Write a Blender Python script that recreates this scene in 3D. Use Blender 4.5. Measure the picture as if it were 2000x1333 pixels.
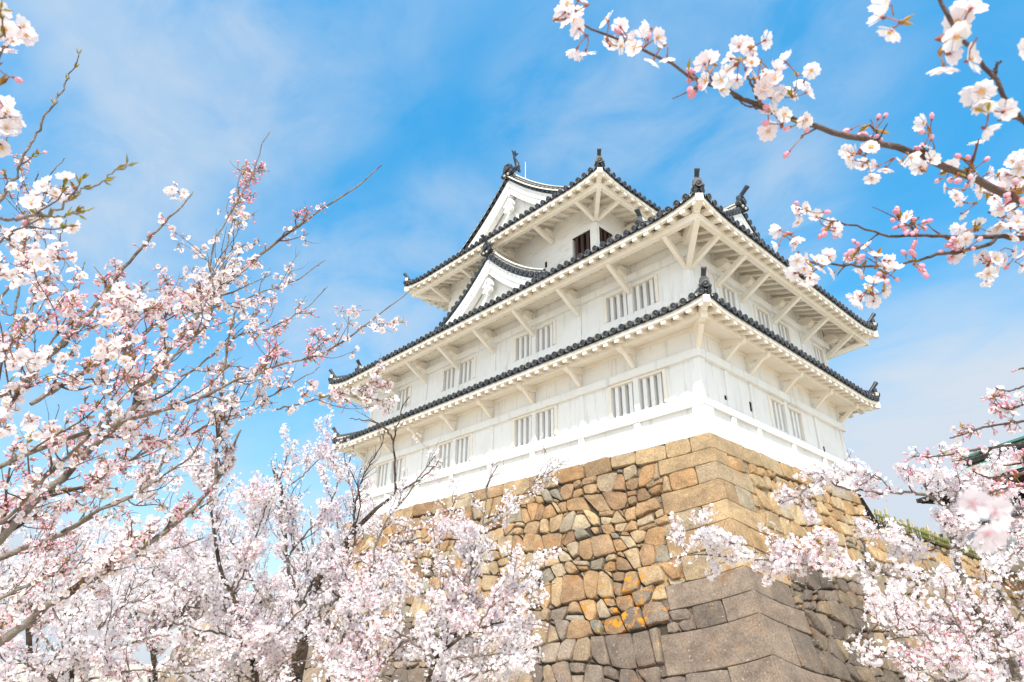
import bpy, math, random
import numpy as np
from mathutils import Vector, Matrix

for o in list(bpy.data.objects):
    bpy.data.objects.remove(o)
SC = bpy.context.scene
COL = SC.collection
RAD = math.radians

# ------------------------------------------------------------------ camera
CAM_POS = np.array([8.3296, -14.184, -5.1549])
YAW, PITCH, ROLL, FPX = 0.8242, 0.4487, 0.0172, 1325.653   # FPX: focal length for a 2000 px wide picture
fwd = np.array([-math.sin(YAW)*math.cos(PITCH), math.cos(YAW)*math.cos(PITCH), math.sin(PITCH)])
_r = np.array([math.cos(YAW), math.sin(YAW), 0.0]); _u = np.cross(_r, fwd)
rgt = _r*math.cos(ROLL)+_u*math.sin(ROLL); upv = -_r*math.sin(ROLL)+_u*math.cos(ROLL)
cam_d = bpy.data.cameras.new("camera"); cam = bpy.data.objects.new("camera", cam_d); COL.objects.link(cam)
cam_d.sensor_width = 36.0; cam_d.lens = FPX*36/2000
cam_d.clip_start = 0.05; cam_d.clip_end = 4000
cam.matrix_world = Matrix(((rgt[0], upv[0], -fwd[0], CAM_POS[0]), (rgt[1], upv[1], -fwd[1], CAM_POS[1]),
                           (rgt[2], upv[2], -fwd[2], CAM_POS[2]), (0, 0, 0, 1)))
cam_d.dof.use_dof = True; cam_d.dof.focus_distance = 11.0; cam_d.dof.aperture_fstop = 8.0
SC.camera = cam

def at(px, py, depth):
    """world point seen at photo pixel (px, py) of the 2000x1333 photograph, depth metres ahead of the lens"""
    return CAM_POS + depth*(fwd + rgt*((px-1000)/FPX) - upv*((py-666.5)/FPX))

# ------------------------------------------------------------------ sun, sky, exposure
SUN_AZ, SUN_EL = 38.0, 53.0          # azimuth measured from -Y towards +X
sx, sy, sz = math.sin(RAD(SUN_AZ))*math.cos(RAD(SUN_EL)), -math.cos(RAD(SUN_AZ))*math.cos(RAD(SUN_EL)), math.sin(RAD(SUN_EL))
sun_d = bpy.data.lights.new("sun", 'SUN'); sun = bpy.data.objects.new("sun", sun_d); COL.objects.link(sun)
sun_d.energy = 2.5; sun_d.angle = RAD(0.5); sun_d.color = (1.0, 0.955, 0.88)
sun.rotation_euler = Vector((sx, sy, sz)).to_track_quat('Z', 'Y').to_euler()
sun.location = (20, -30, 40)
SC.view_settings.view_transform = 'Standard'; SC.view_settings.look = 'None'
SC.view_settings.exposure = 1.06; SC.view_settings.gamma = 1.0
SC.view_settings.use_curve_mapping = False
SC.cycles.max_bounces = 7; SC.cycles.diffuse_bounces = 5; SC.cycles.transmission_bounces = 4
SC.cycles.transparent_max_bounces = 6; SC.cycles.use_denoising = True
SC.cycles.caustics_reflective = False; SC.cycles.caustics_refractive = False

W = bpy.data.worlds.new("World"); SC.world = W; W.use_nodes = True
nt = W.node_tree; N = nt.nodes; Lk = nt.links
for n in list(N): N.remove(n)
def nd(t, **k):
    n = N.new(t)
    for a, b in k.items(): setattr(n, a, b)
    return n
out = nd('ShaderNodeOutputWorld'); bg = nd('ShaderNodeBackground'); bg.inputs['Strength'].default_value = 0.13
sky = nd('ShaderNodeTexSky', sky_type='NISHITA', sun_disc=False)
sky.sun_elevation = RAD(SUN_EL); sky.sun_rotation = math.atan2(sx, sy)
sky.altitude = 50; sky.air_density = 1.0; sky.dust_density = 0.6; sky.ozone_density = 2.2
hsv = nd('ShaderNodeHueSaturation'); hsv.inputs['Saturation'].default_value = 1.36; hsv.inputs['Value'].default_value = 1.04
hsv.inputs['Hue'].default_value = 0.479
Lk.new(sky.outputs[0], hsv.inputs['Color'])
tc = nd('ShaderNodeTexCoord')
sep = nd('ShaderNodeSeparateXYZ'); Lk.new(tc.outputs['Generated'], sep.inputs[0])
# cloud sheet coordinates: the direction projected on a high flat layer
mz = nd('ShaderNodeMath', operation='MAXIMUM'); mz.inputs[1].default_value = 0.04; Lk.new(sep.outputs['Z'], mz.inputs[0])
mz2 = nd('ShaderNodeMath', operation='ADD'); mz2.inputs[1].default_value = 0.12; Lk.new(mz.outputs[0], mz2.inputs[0])
dx = nd('ShaderNodeMath', operation='DIVIDE'); Lk.new(sep.outputs['X'], dx.inputs[0]); Lk.new(mz2.outputs[0], dx.inputs[1])
dy = nd('ShaderNodeMath', operation='DIVIDE'); Lk.new(sep.outputs['Y'], dy.inputs[0]); Lk.new(mz2.outputs[0], dy.inputs[1])
cmb = nd('ShaderNodeCombineXYZ'); Lk.new(dx.outputs[0], cmb.inputs[0]); Lk.new(dy.outputs[0], cmb.inputs[1])
mp = nd('ShaderNodeMapping'); mp.inputs['Rotation'].default_value = (0, 0, RAD(25)); mp.inputs['Scale'].default_value = (1.15, 1.6, 1.0)
mp.inputs['Location'].default_value = (3.1, 1.7, 0)
Lk.new(cmb.outputs[0], mp.inputs[0])
n1 = nd('ShaderNodeTexNoise'); n1.inputs['Scale'].default_value = 1.15; n1.inputs['Detail'].default_value = 7; n1.inputs['Roughness'].default_value = 0.52; n1.inputs['Distortion'].default_value = 0.35
Lk.new(mp.outputs[0], n1.inputs['Vector'])
n2 = nd('ShaderNodeTexNoise'); n2.inputs['Scale'].default_value = 0.55; n2.inputs['Detail'].default_value = 3; n2.inputs['Roughness'].default_value = 0.5
Lk.new(mp.outputs[0], n2.inputs['Vector'])
r1 = nd('ShaderNodeMapRange'); r1.inputs[1].default_value = 0.44; r1.inputs[2].default_value = 0.80; Lk.new(n1.outputs[0], r1.inputs[0])
r2 = nd('ShaderNodeMapRange'); r2.inputs[1].default_value = 0.28; r2.inputs[2].default_value = 0.62; Lk.new(n2.outputs[0], r2.inputs[0])
cm = nd('ShaderNodeMath', operation='MULTIPLY'); Lk.new(r1.outputs[0], cm.inputs[0]); Lk.new(r2.outputs[0], cm.inputs[1])
# banks of thin cloud in parts of the sky: (direction, inner cosine, outer cosine, strength)
def dirpx(px_, py_): d = fwd+rgt*((px_-1000)/FPX)-upv*((py_-666.5)/FPX); return d/np.linalg.norm(d)
n3 = nd('ShaderNodeTexNoise'); n3.inputs['Scale'].default_value = 3.2; n3.inputs['Detail'].default_value = 9; n3.inputs['Roughness'].default_value = 0.58; n3.inputs['Distortion'].default_value = 0.5
Lk.new(mp.outputs[0], n3.inputs['Vector'])
r3 = nd('ShaderNodeMapRange'); r3.inputs[1].default_value = 0.36; r3.inputs[2].default_value = 0.66; Lk.new(n3.outputs[0], r3.inputs[0])
veil = nd('ShaderNodeMath', operation='MULTIPLY_ADD', use_clamp=True); Lk.new(r3.outputs[0], veil.inputs[0]); veil.inputs[1].default_value = 0.08; Lk.new(cm.outputs[0], veil.inputs[2])
acc = veil.outputs[0]
for (bx, by, ri, ro, st, base_) in ((1860, 880, 3, 12.5, 1.0, 0.7), (1960, 770, 1, 7, 0.7, 0.4), (330, 80, 2, 16, 0.55, 0.1), (230, 450, 1, 9, 0.75, 0.35), (720, 590, 1, 10, 0.5, 0.1), (1120, 200, 1, 9, 0.42, 0.05), (1450, 150, 2, 14, 0.36, 0.1), (620, 90, 1, 10, 0.3, 0.05), (900, 430, 1, 7, 0.35, 0.05), (1480, 420, 1, 9, 0.4, 0.2)):
    dp = nd('ShaderNodeVectorMath', operation='DOT_PRODUCT'); Lk.new(tc.outputs['Generated'], dp.inputs[0]); dp.inputs[1].default_value = tuple(float(c) for c in dirpx(bx, by))
    mr = nd('ShaderNodeMapRange', interpolation_type='SMOOTHSTEP'); mr.inputs[1].default_value = math.cos(RAD(ro)); mr.inputs[2].default_value = math.cos(RAD(ri)); mr.inputs[4].default_value = st
    Lk.new(dp.outputs['Value'], mr.inputs[0])
    ma = nd('ShaderNodeMath', operation='MULTIPLY_ADD', use_clamp=True); Lk.new(r3.outputs[0], ma.inputs[0]); ma.inputs[1].default_value = 1-base_; ma.inputs[2].default_value = base_
    mm = nd('ShaderNodeMath', operation='MULTIPLY'); Lk.new(ma.outputs[0], mm.inputs[0]); Lk.new(mr.outputs[0], mm.inputs[1])
    # screen: acc + x - acc*x
    iv = nd('ShaderNodeMath', operation='SUBTRACT'); iv.inputs[0].default_value = 1.0; Lk.new(acc, iv.inputs[1])
    ad = nd('ShaderNodeMath', operation='MULTIPLY_ADD'); Lk.new(mm.outputs[0], ad.inputs[0]); Lk.new(iv.outputs[0], ad.inputs[1]); Lk.new(acc, ad.inputs[2]); acc = ad.outputs[0]
hz = nd('ShaderNodeMapRange'); hz.inputs[1].default_value = 0.55; hz.inputs[2].default_value = 0.0; hz.inputs[3].default_value = 0.0; hz.inputs[4].default_value = 0.85
Lk.new(sep.outputs['Z'], hz.inputs[0])
hz2 = nd('ShaderNodeMath', operation='POWER'); hz2.inputs[1].default_value = 1.7; Lk.new(hz.outputs[0], hz2.inputs[0])
cs = nd('ShaderNodeMath', operation='MULTIPLY'); cs.inputs[1].default_value = 0.9; Lk.new(acc, cs.inputs[0])
ca = nd('ShaderNodeMath', operation='ADD', use_clamp=True); Lk.new(cs.outputs[0], ca.inputs[0]); Lk.new(hz2.outputs[0], ca.inputs[1])
mx = nd('ShaderNodeMixRGB'); mx.inputs['Color2'].default_value = (2.5, 2.82, 3.2, 1)
zf_ = nd('ShaderNodeMapRange'); zf_.inputs[1].default_value = 0.25; zf_.inputs[2].default_value = 0.85; zf_.inputs[3].default_value = 0.86; zf_.inputs[4].default_value = 1.36
Lk.new(sep.outputs['Z'], zf_.inputs[0])
vs = nd('ShaderNodeVectorMath', operation='SCALE'); Lk.new(hsv.outputs[0], vs.inputs[0]); Lk.new(zf_.outputs[0], vs.inputs['Scale'])
Lk.new(ca.outputs[0], mx.inputs['Fac']); Lk.new(vs.outputs[0], mx.inputs['Color1'])
# unseen bright veil round the sun, added to lift the shaded walls
gd = nd('ShaderNodeVectorMath', operation='DOT_PRODUCT'); Lk.new(tc.outputs['Generated'], gd.inputs[0]); gd.inputs[1].default_value = (sx, sy, sz)
gm = nd('ShaderNodeMapRange', interpolation_type='SMOOTHSTEP'); gm.inputs[1].default_value = math.cos(RAD(75)); gm.inputs[2].default_value = math.cos(RAD(12)); gm.inputs[4].default_value = 1.0
Lk.new(gd.outputs['Value'], gm.inputs[0])
gx = nd('ShaderNodeMixRGB'); gx.inputs['Color2'].default_value = (6.4, 6.75, 7.1, 1)
Lk.new(gm.outputs[0], gx.inputs['Fac']); Lk.new(mx.outputs[0], gx.inputs['Color1'])
Lk.new(gx.outputs[0], bg.inputs['Color']); Lk.new(bg.outputs[0], out.inputs[0])

# ------------------------------------------------------------------ helpers
def tag(o, label=None, cat=None, group=None, kind=None):
    if label: o['label'] = label
    if cat: o['category'] = cat
    if group: o['group'] = group
    if kind: o['kind'] = kind
    return o

def empty(name, loc, label, cat, group=None):
    o = bpy.data.objects.new(name, None); COL.objects.link(o); o.location = Vector([float(c) for c in loc]); o.empty_display_size = 0.3
    return tag(o, label, cat, group)

def link(name, me, parent=None, mats=()):
    for m in mats: me.materials.append(m)
    o = bpy.data.objects.new(name, me); COL.objects.link(o)
    if parent is not None:
        o.parent = parent
        w = Vector((0, 0, 0)); q = parent
        while q is not None:
            w += q.location; q = q.parent
        o.location = -w
    return o

class MB:
    """collects faces in world coordinates and links them as one mesh"""
    def __init__(s): s.v = []; s.f = []; s.m = []; s.sm = []
    def quad(s, a, b, c, d, m=0, sm=False):
        n = len(s.v); s.v += [tuple(a), tuple(b), tuple(c), tuple(d)]; s.f.append((n, n+1, n+2, n+3)); s.m.append(m); s.sm.append(sm)
    def poly(s, pts, m=0, sm=False):
        n = len(s.v); s.v += [tuple(p) for p in pts]; s.f.append(tuple(range(n, n+len(pts)))); s.m.append(m); s.sm.append(sm)
    def hexa(s, P, m=0):
        """8 corners: bottom 0-3, top 4-7, same winding"""
        n = len(s.v); s.v += [tuple(p) for p in P]
        for f in ((0, 3, 2, 1), (4, 5, 6, 7), (0, 1, 5, 4), (1, 2, 6, 5), (2, 3, 7, 6), (3, 0, 4, 7)):
            s.f.append(tuple(n+i for i in f)); s.m.append(m); s.sm.append(False)
    def box(s, x0, x1, y0, y1, z0, z1, m=0):
        s.hexa([(x0, y0, z0), (x1, y0, z0), (x1, y1, z0), (x0, y1, z0), (x0, y0, z1), (x1, y0, z1), (x1, y1, z1), (x0, y1, z1)], m)
    def beam(s, p0, p1, w, h, up=(0, 0, 1), m=0, w1=None, h1=None):
        p0 = np.array(p0, float); p1 = np.array(p1, float); d = p1-p0; d /= np.linalg.norm(d)
        sd = np.cross(d, np.array(up, float)); sd /= np.linalg.norm(sd); u = np.cross(sd, d)
        w1 = w if w1 is None else w1; h1 = h if h1 is None else h1
        P = []
        for (p, ww, hh) in ((p0, w, h), (p1, w1, h1)):
            P += [p-sd*ww/2-u*hh/2, p+sd*ww/2-u*hh/2, p+sd*ww/2+u*hh/2, p-sd*ww/2+u*hh/2]
        s.hexa(P, m)
    def lathe(s, c, axis, prof, n=12, m=0, ms=None, upref=(0, 0, 1), sm=True):
        """prof: list of (radius, along); ms material per ring segment"""
        c = np.array(c, float); a = np.array(axis, float); a /= np.linalg.norm(a)
        b = np.cross(a, np.array(upref, float))
        if np.linalg.norm(b) < 1e-4: b = np.cross(a, (1., 0, 0))
        b /= np.linalg.norm(b); e = np.cross(a, b)
        base = len(s.v)
        for (r, t) in prof:
            for i in range(n):
                th = 2*math.pi*i/n
                s.v.append(tuple(c+a*t+(b*math.cos(th)+e*math.sin(th))*r))
        for k in range(len(prof)-1):
            for i in range(n):
                j = (i+1) % n
                s.f.append((base+k*n+i, base+k*n+j, base+(k+1)*n+j, base+(k+1)*n+i)); s.m.append(ms[k] if ms else m); s.sm.append(sm)
        s.f.append(tuple(base+(len(prof)-1)*n+i for i in range(n))); s.m.append(ms[-1] if ms else m); s.sm.append(False)
    def grid(s, P, m=0, sm=True, flip=False):
        """P[i][j] points"""
        base = len(s.v); r = len(P); c = len(P[0])
        for row in P:
            for p in row: s.v.append(tuple(p))
        for i in range(r-1):
            for j in range(c-1):
                q = (base+i*c+j, base+i*c+j+1, base+(i+1)*c+j+1, base+(i+1)*c+j)
                s.f.append(q[::-1] if flip else q); s.m.append(m); s.sm.append(sm)
    def sweep(s, path, prof, frame, m=0, cap=True, sm=False):
        """path points; prof closed list of (a,b); frame(i)->(A,B) unit vectors"""
        base = len(s.v); k = len(prof)
        for i, p in enumerate(path):
            A, Bv = frame(i)
            for (a, b) in prof: s.v.append(tuple(np.array(p)+A*a+Bv*b))
        for i in range(len(path)-1):
            for j in range(k):
                l = (j+1) % k
                s.f.append((base+i*k+j, base+i*k+l, base+(i+1)*k+l, base+(i+1)*k+j)); s.m.append(m); s.sm.append(sm)
        if cap:
            s.f.append(tuple(base+j for j in range(k))[::-1]); s.m.append(m); s.sm.append(False)
            e = base+(len(path)-1)*k
            s.f.append(tuple(e+j for j in range(k))); s.m.append(m); s.sm.append(False)
    def build(s, name, mats, parent=None, bevel=0.0):
        me = bpy.data.meshes.new(name)
        me.from_pydata([tuple(float(c) for c in v) for v in s.v], [], s.f)
        me.polygons.foreach_set('material_index', np.array(s.m, dtype=np.int32))
        me.polygons.foreach_set('use_smooth', np.array(s.sm, dtype=bool))
        me.update()
        if not isinstance(mats, (list, tuple)): mats = [mats]
        o = link(name, me, parent, mats)
        if bevel:
            b = o.modifiers.new('bevel', 'BEVEL'); b.width = bevel; b.segments = 2; b.limit_method = 'ANGLE'; b.angle_limit = RAD(40)
        return o

def np_mesh(name, V, faces, mats, parent=None, attrs=None, smooth=False):
    """faces: list of (array (n,k), material index array or int); attrs: dict name -> float per vertex array (or (n,3) colour)"""
    me = bpy.data.meshes.new(name)
    V = np.asarray(V, dtype=np.float32)
    me.vertices.add(len(V)); me.vertices.foreach_set('co', V.ravel())
    lv = np.concatenate([f.ravel() for f, _ in faces]).astype(np.int32)
    tot = np.concatenate([np.full(len(f), f.shape[1], dtype=np.int32) for f, _ in faces])
    st = np.concatenate([[0], np.cumsum(tot)[:-1]]).astype(np.int32)
    mi = np.concatenate([np.broadcast_to(np.asarray(m, dtype=np.int32), (len(f),)) for f, m in faces]).astype(np.int32)
    me.loops.add(len(lv)); me.loops.foreach_set('vertex_index', lv)
    me.polygons.add(len(tot)); me.polygons.foreach_set('loop_start', st)
    try: me.polygons.foreach_set('loop_total', tot)
    except Exception: pass
    me.polygons.foreach_set('material_index', mi)
    me.polygons.foreach_set('use_smooth', np.full(len(tot), smooth, dtype=bool))
    for k, a in (attrs or {}).items():
        a = np.asarray(a, dtype=np.float32)
        if a.ndim == 1:
            at_ = me.attributes.new(k, 'FLOAT', 'POINT'); at_.data.foreach_set('value', a)
        else:
            at_ = me.attributes.new(k, 'FLOAT_COLOR', 'POINT')
            at_.data.foreach_set('color', np.concatenate([a, np.ones((len(a), 1), np.float32)], 1).ravel())
    me.update(calc_edges=True); me.validate()
    return link(name, me, parent, mats)

# ------------------------------------------------------------------ materials
def mat(name, color, rough=0.8, noise=None, bump=0.0, bscale=20.0, spec=0.3):
    """plain procedural material: base colour varied by noise [(scale, second colour, lo, hi), ...] plus bump"""
    m = bpy.data.materials.new(name); m.use_nodes = True
    t = m.node_tree; b = t.nodes['Principled BSDF']; b.inputs['Roughness'].default_value = rough
    b.inputs['Specular IOR Level'].default_value = spec
    co = t.nodes.new('ShaderNodeTexCoord')
    cur = None
    for (scl, c2, lo, hi) in (noise or []):
        n = t.nodes.new('ShaderNodeTexNoise'); n.inputs['Scale'].default_value = scl if not isinstance(scl, tuple) else 1.0
        n.inputs['Detail'].default_value = 6; n.inputs['Roughness'].default_value = 0.6
        if isinstance(scl, tuple):
            mpp = t.nodes.new('ShaderNodeMapping'); mpp.inputs['Scale'].default_value = scl
            t.links.new(co.outputs['Object'], mpp.inputs[0]); t.links.new(mpp.outputs[0], n.inputs['Vector'])
        else: t.links.new(co.outputs['Object'], n.inputs['Vector'])
        r = t.nodes.new('ShaderNodeMapRange'); r.inputs[1].default_value = lo; r.inputs[2].default_value = hi
        t.links.new(n.outputs[0], r.inputs[0])
        x = t.nodes.new('ShaderNodeMixRGB'); x.inputs['Color2'].default_value = (*c2, 1)
        if cur is None: x.inputs['Color1'].default_value = (*color, 1)
        else: t.links.new(cur, x.inputs['Color1'])
        t.links.new(r.outputs[0], x.inputs['Fac']); cur = x.outputs[0]
    if cur is None: b.inputs['Base Color'].default_value = (*color, 1)
    else: t.links.new(cur, b.inputs['Base Color'])
    if bump:
        n = t.nodes.new('ShaderNodeTexNoise'); n.inputs['Scale'].default_value = bscale; n.inputs['Detail'].default_value = 5
        t.links.new(co.outputs['Object'], n.inputs['Vector'])
        bp = t.nodes.new('ShaderNodeBump'); bp.inputs['Strength'].default_value = bump; bp.inputs['Distance'].default_value = 0.03
        t.links.new(n.outputs[0], bp.inputs['Height']); t.links.new(bp.outputs[0], b.inputs['Normal'])
    return m

M = {}
M['plaster'] = mat('white_plaster', (0.80, 0.797, 0.788), 0.85,
                   [(0.9, (0.73, 0.722, 0.705), 0.45, 0.75), ((6, 6, 0.6), (0.54, 0.525, 0.49), 0.55, 0.80), (30, (0.33, 0.31, 0.28), 0.70, 0.73)], 0.18, 9)
M['rough_plaster'] = mat('rough_plaster', (0.78, 0.765, 0.74), 0.9,
                   [((1.5, 1.5, 5), (0.60, 0.59, 0.58), 0.5, 0.75), (30, (0.4, 0.39, 0.37), 0.72, 0.77)], 0.55, 5)
M['trim'] = mat('plastered_trim', (0.82, 0.765, 0.685), 0.8,  # warm bounced light under the eaves is put into this plaster colour
                [(2.2, (0.78, 0.705, 0.60), 0.45, 0.75), (26, (0.60, 0.55, 0.46), 0.66, 0.78)], 0.12, 14)
M['shade_plaster'] = mat('shaded_window_plaster', (0.66, 0.66, 0.655), 0.9, [(3, (0.58, 0.58, 0.57), 0.4, 0.7)], 0.2, 12)  # greyed copy of the white plaster: recess shade put into the colour
M['tile'] = mat('grey_black_tile', (0.020, 0.023, 0.030), 0.42, [(5, (0.06, 0.064, 0.075), 0.5, 0.75), (45, (0.14, 0.14, 0.135), 0.68, 0.8)], 0.3, 40, 0.5)
M['tile_rim'] = mat('worn_tile_rim', (0.12, 0.125, 0.13), 0.55, [(4, (0.045, 0.05, 0.057), 0.42, 0.62), (30, (0.33, 0.31, 0.27), 0.62, 0.75)], 0.3, 40)
M['mortar'] = mat('tile_mortar', (0.62, 0.58, 0.50), 0.9, [(8, (0.36, 0.33, 0.28), 0.5, 0.72)], 0.4, 25)
M['dark_wood'] = mat('dark_wood', (0.045, 0.024, 0.020), 0.6, [((40, 40, 2), (0.10, 0.055, 0.04), 0.5, 0.75)], 0.2, 30)
M['dark_inside'] = mat('dark_recess', (0.012, 0.010, 0.010), 0.9)  # near-black colour stands in for the unlit space behind openings
M['metal'] = mat('pale_metal', (0.55, 0.57, 0.58), 0.4)
M['bark'] = mat('cherry_bark', (0.24, 0.20, 0.165), 0.85, [((10, 10, 10), (0.09, 0.065, 0.055), 0.46, 0.66), (60, (0.36, 0.33, 0.29), 0.62, 0.75)], 0.7, 55)
M['dark_bark'] = mat('dark_cherry_bark', (0.13, 0.09, 0.078), 0.75, [(14, (0.05, 0.032, 0.03), 0.45, 0.65), (60, (0.30, 0.24, 0.21), 0.60, 0.75)], 0.6, 70)
M['old_bark'] = mat('old_cherry_bark', (0.14, 0.10, 0.075), 0.9, [(9, (0.028, 0.02, 0.017), 0.42, 0.62), (14, (0.20, 0.20, 0.10), 0.60, 0.72)], 0.9, 28)
M['twig'] = mat('cherry_twig', (0.105, 0.065, 0.055), 0.75, [(25, (0.22, 0.16, 0.135), 0.48, 0.72)], 0.4, 80)
M['ground'] = mat('dry_ground', (0.52, 0.465, 0.38), 0.95, [(0.35, (0.44, 0.37, 0.22), 0.46, 0.68), (14, (0.62, 0.53, 0.42), 0.5, 0.75)], 0.5, 8)
M['bamboo'] = mat('green_bamboo', (0.19, 0.20, 0.05), 0.5, [(4, (0.30, 0.24, 0.10), 0.5, 0.7)], 0.1, 30)
M['old_bamboo'] = mat('faded_bamboo', (0.44, 0.35, 0.24), 0.6, [(5, (0.33, 0.31, 0.12), 0.5, 0.7)], 0.1, 30)
M['copper'] = mat('green_copper_roof', (0.24, 0.38, 0.29), 0.7, [((1.2, 1.2, 6), (0.31, 0.45, 0.35), 0.4, 0.7)], 0.3, 20)
M['copper_edge'] = mat('green_copper_edge', (0.14, 0.33, 0.26), 0.6, [(4, (0.08, 0.2, 0.16), 0.4, 0.7)], 0.2, 20)
M['hall_wood'] = mat('weathered_hall_wood', (0.12, 0.095, 0.075), 0.8, [(6, (0.06, 0.045, 0.04), 0.4, 0.7)], 0.3, 20)
M['hedge'] = mat('hedge_leaf', (0.17, 0.19, 0.03), 0.7, [(6, (0.30, 0.27, 0.06), 0.4, 0.7)])

def stone_mat():
    m = bpy.data.materials.new('cut_stone'); m.use_nodes = True; t = m.node_tree; b = t.nodes['Principled BSDF']
    b.inputs['Roughness'].default_value = 0.9; b.inputs['Specular IOR Level'].default_value = 0.2
    def n(ty, **k):
        x = t.nodes.new(ty)
        for a, v in k.items(): setattr(x, a, v)
        return x
    L = t.links.new
    co = n('ShaderNodeTexCoord')
    c = n('ShaderNodeAttribute'); c.attribute_name = 'stone_colour'
    li = n('ShaderNodeAttribute'); li.attribute_name = 'lichen'
    wx = n('ShaderNodeAttribute'); wx.attribute_name = 'weathered'
    def noise(s, d=8, r=0.6):
        x = n('ShaderNodeTexNoise'); x.inputs['Scale'].default_value = s; x.inputs['Detail'].default_value = d; x.inputs['Roughness'].default_value = r
        L(co.outputs['Object'], x.inputs['Vector']); return x
    def rng(src, lo, hi, a=0., bb=1.):
        x = n('ShaderNodeMapRange'); x.inputs[1].default_value = lo; x.inputs[2].default_value = hi; x.inputs[3].default_value = a; x.inputs[4].default_value = bb
        L(src, x.inputs[0]); return x.outputs[0]
    def mixc(f, c1, c2, bt='MIX'):
        x = n('ShaderNodeMixRGB'); x.blend_type = bt
        for i, v in (('Fac', f), ('Color1', c1), ('Color2', c2)):
            if isinstance(v, (tuple, float)): x.inputs[i].default_value = v
            else: L(v, x.inputs[i])
        return x.outputs[0]
    big = noise(2.3); fine = noise(26, 8, 0.7); grain = noise(95, 4, 0.7)
    k = mixc(rng(big.outputs[0], 0.35, 0.7), (0.70, 0.68, 0.66, 1.), (1.2, 1.16, 1.08, 1.))
    col = mixc(1.0, c.outputs['Color'], k, 'MULTIPLY')
    k2 = mixc(rng(fine.outputs[0], 0.3, 0.72), (0.52, 0.50, 0.48, 1.), (1.3, 1.28, 1.24, 1.))
    col = mixc(1.0, col, k2, 'MULTIPLY')
    # rusty iron staining inside single stones
    rust = noise(1.7, 5, 0.6)
    col = mixc(rng(rust.outputs[0], 0.56, 0.74, 0., 0.55), col, mixc(1.0, col, (1.1, 0.74, 0.45, 1.), 'MULTIPLY'))
    # pale specks on the weathered lower stones
    sp = noise(16, 3, 0.5)
    spf = n('ShaderNodeMath', operation='MULTIPLY'); L(rng(sp.outputs[0], 0.66, 0.72), spf.inputs[0]); L(wx.outputs['Fac'], spf.inputs[1])
    spm = n('ShaderNodeMath', operation='MULTIPLY'); spm.inputs[1].default_value = 0.6; L(spf.outputs[0], spm.inputs[0])
    col = mixc(spm.outputs[0], col, (0.50, 0.47, 0.43, 1.))
    # orange lichen
    ln = noise(5.5, 9, 0.72)
    la = n('ShaderNodeMath', operation='MULTIPLY_ADD'); L(li.outputs['Fac'], la.inputs[0]); la.inputs[1].default_value = 0.19; L(ln.outputs[0], la.inputs[2])
    col = mixc(rng(la.outputs[0], 0.655, 0.70), col, (0.62, 0.26, 0.02, 1.))
    L(col, b.inputs['Base Color'])
    h = n('ShaderNodeMath', operation='MULTIPLY_ADD'); L(fine.outputs[0], h.inputs[0]); h.inputs[1].default_value = 0.8; L(grain.outputs[0], h.inputs[2])
    h2 = n('ShaderNodeMath', operation='MULTIPLY_ADD'); L(noise(7, 6, 0.6).outputs[0], h2.inputs[0]); h2.inputs[1].default_value = 2.2; L(h.outputs[0], h2.inputs[2])
    bp = n('ShaderNodeBump'); bp.inputs['Strength'].default_value = 0.75; bp.inputs['Distance'].default_value = 0.025
    L(h2.outputs[0], bp.inputs['Height']); L(bp.outputs[0], b.inputs['Normal'])
    return m
M['stone'] = stone_mat()
M['joint'] = mat('dark_joint', (0.035, 0.027, 0.02), 0.95, [(5, (0.08, 0.06, 0.04), 0.4, 0.7)], 0.6, 25)

def petal_mat():
    m = bpy.data.materials.new('petal'); m.use_nodes = True; t = m.node_tree
    for x in list(t.nodes): t.nodes.remove(x)
    L = t.links.new; n = t.nodes.new
    o = n('ShaderNodeOutputMaterial'); a = n('ShaderNodeAttribute'); a.attribute_name = 'rim'; tn = n('ShaderNodeAttribute'); tn.attribute_name = 'tint'
    cr = n('ShaderNodeValToRGB'); L(a.outputs['Fac'], cr.inputs[0])
    e = cr.color_ramp.elements; e[0].position = 0.0; e[0].color = (0.78, 0.30, 0.30, 1); e[1].position = 1.0; e[1].color = (0.89, 0.872, 0.878, 1)
    q = cr.color_ramp.elements.new(0.14); q.color = (0.84, 0.60, 0.63, 1)
    q = cr.color_ramp.elements.new(0.34); q.color = (0.89, 0.84, 0.855, 1)
    x = n('ShaderNodeMixRGB'); x.blend_type = 'MULTIPLY'; L(tn.outputs['Fac'], x.inputs['Fac']); L(cr.outputs[0], x.inputs['Color1']); x.inputs['Color2'].default_value = (0.985, 0.89, 0.925, 1)
    d = n('ShaderNodeBsdfDiffuse'); tr = n('ShaderNodeBsdfTranslucent'); mxs = n('ShaderNodeMixShader'); mxs.inputs[0].default_value = 0.32
    L(x.outputs[0], d.inputs[0]); L(x.outputs[0], tr.inputs[0]); L(d.outputs[0], mxs.inputs[1]); L(tr.outputs[0], mxs.inputs[2]); L(mxs.outputs[0], o.inputs[0])
    return m
M['petal'] = petal_mat()
M['bud'] = mat('pink_bud', (0.68, 0.28, 0.37), 0.6, [(40, (0.83, 0.55, 0.62), 0.45, 0.7)])
M['calyx'] = mat('red_calyx', (0.26, 0.075, 0.045), 0.6, [(40, (0.36, 0.20, 0.05), 0.45, 0.65)])
M['leaf'] = mat('young_leaf', (0.30, 0.27, 0.025), 0.5, [(30, (0.42, 0.21, 0.035), 0.45, 0.6)])
M['stamen'] = mat('stamen', (0.70, 0.42, 0.12), 0.6)
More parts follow.
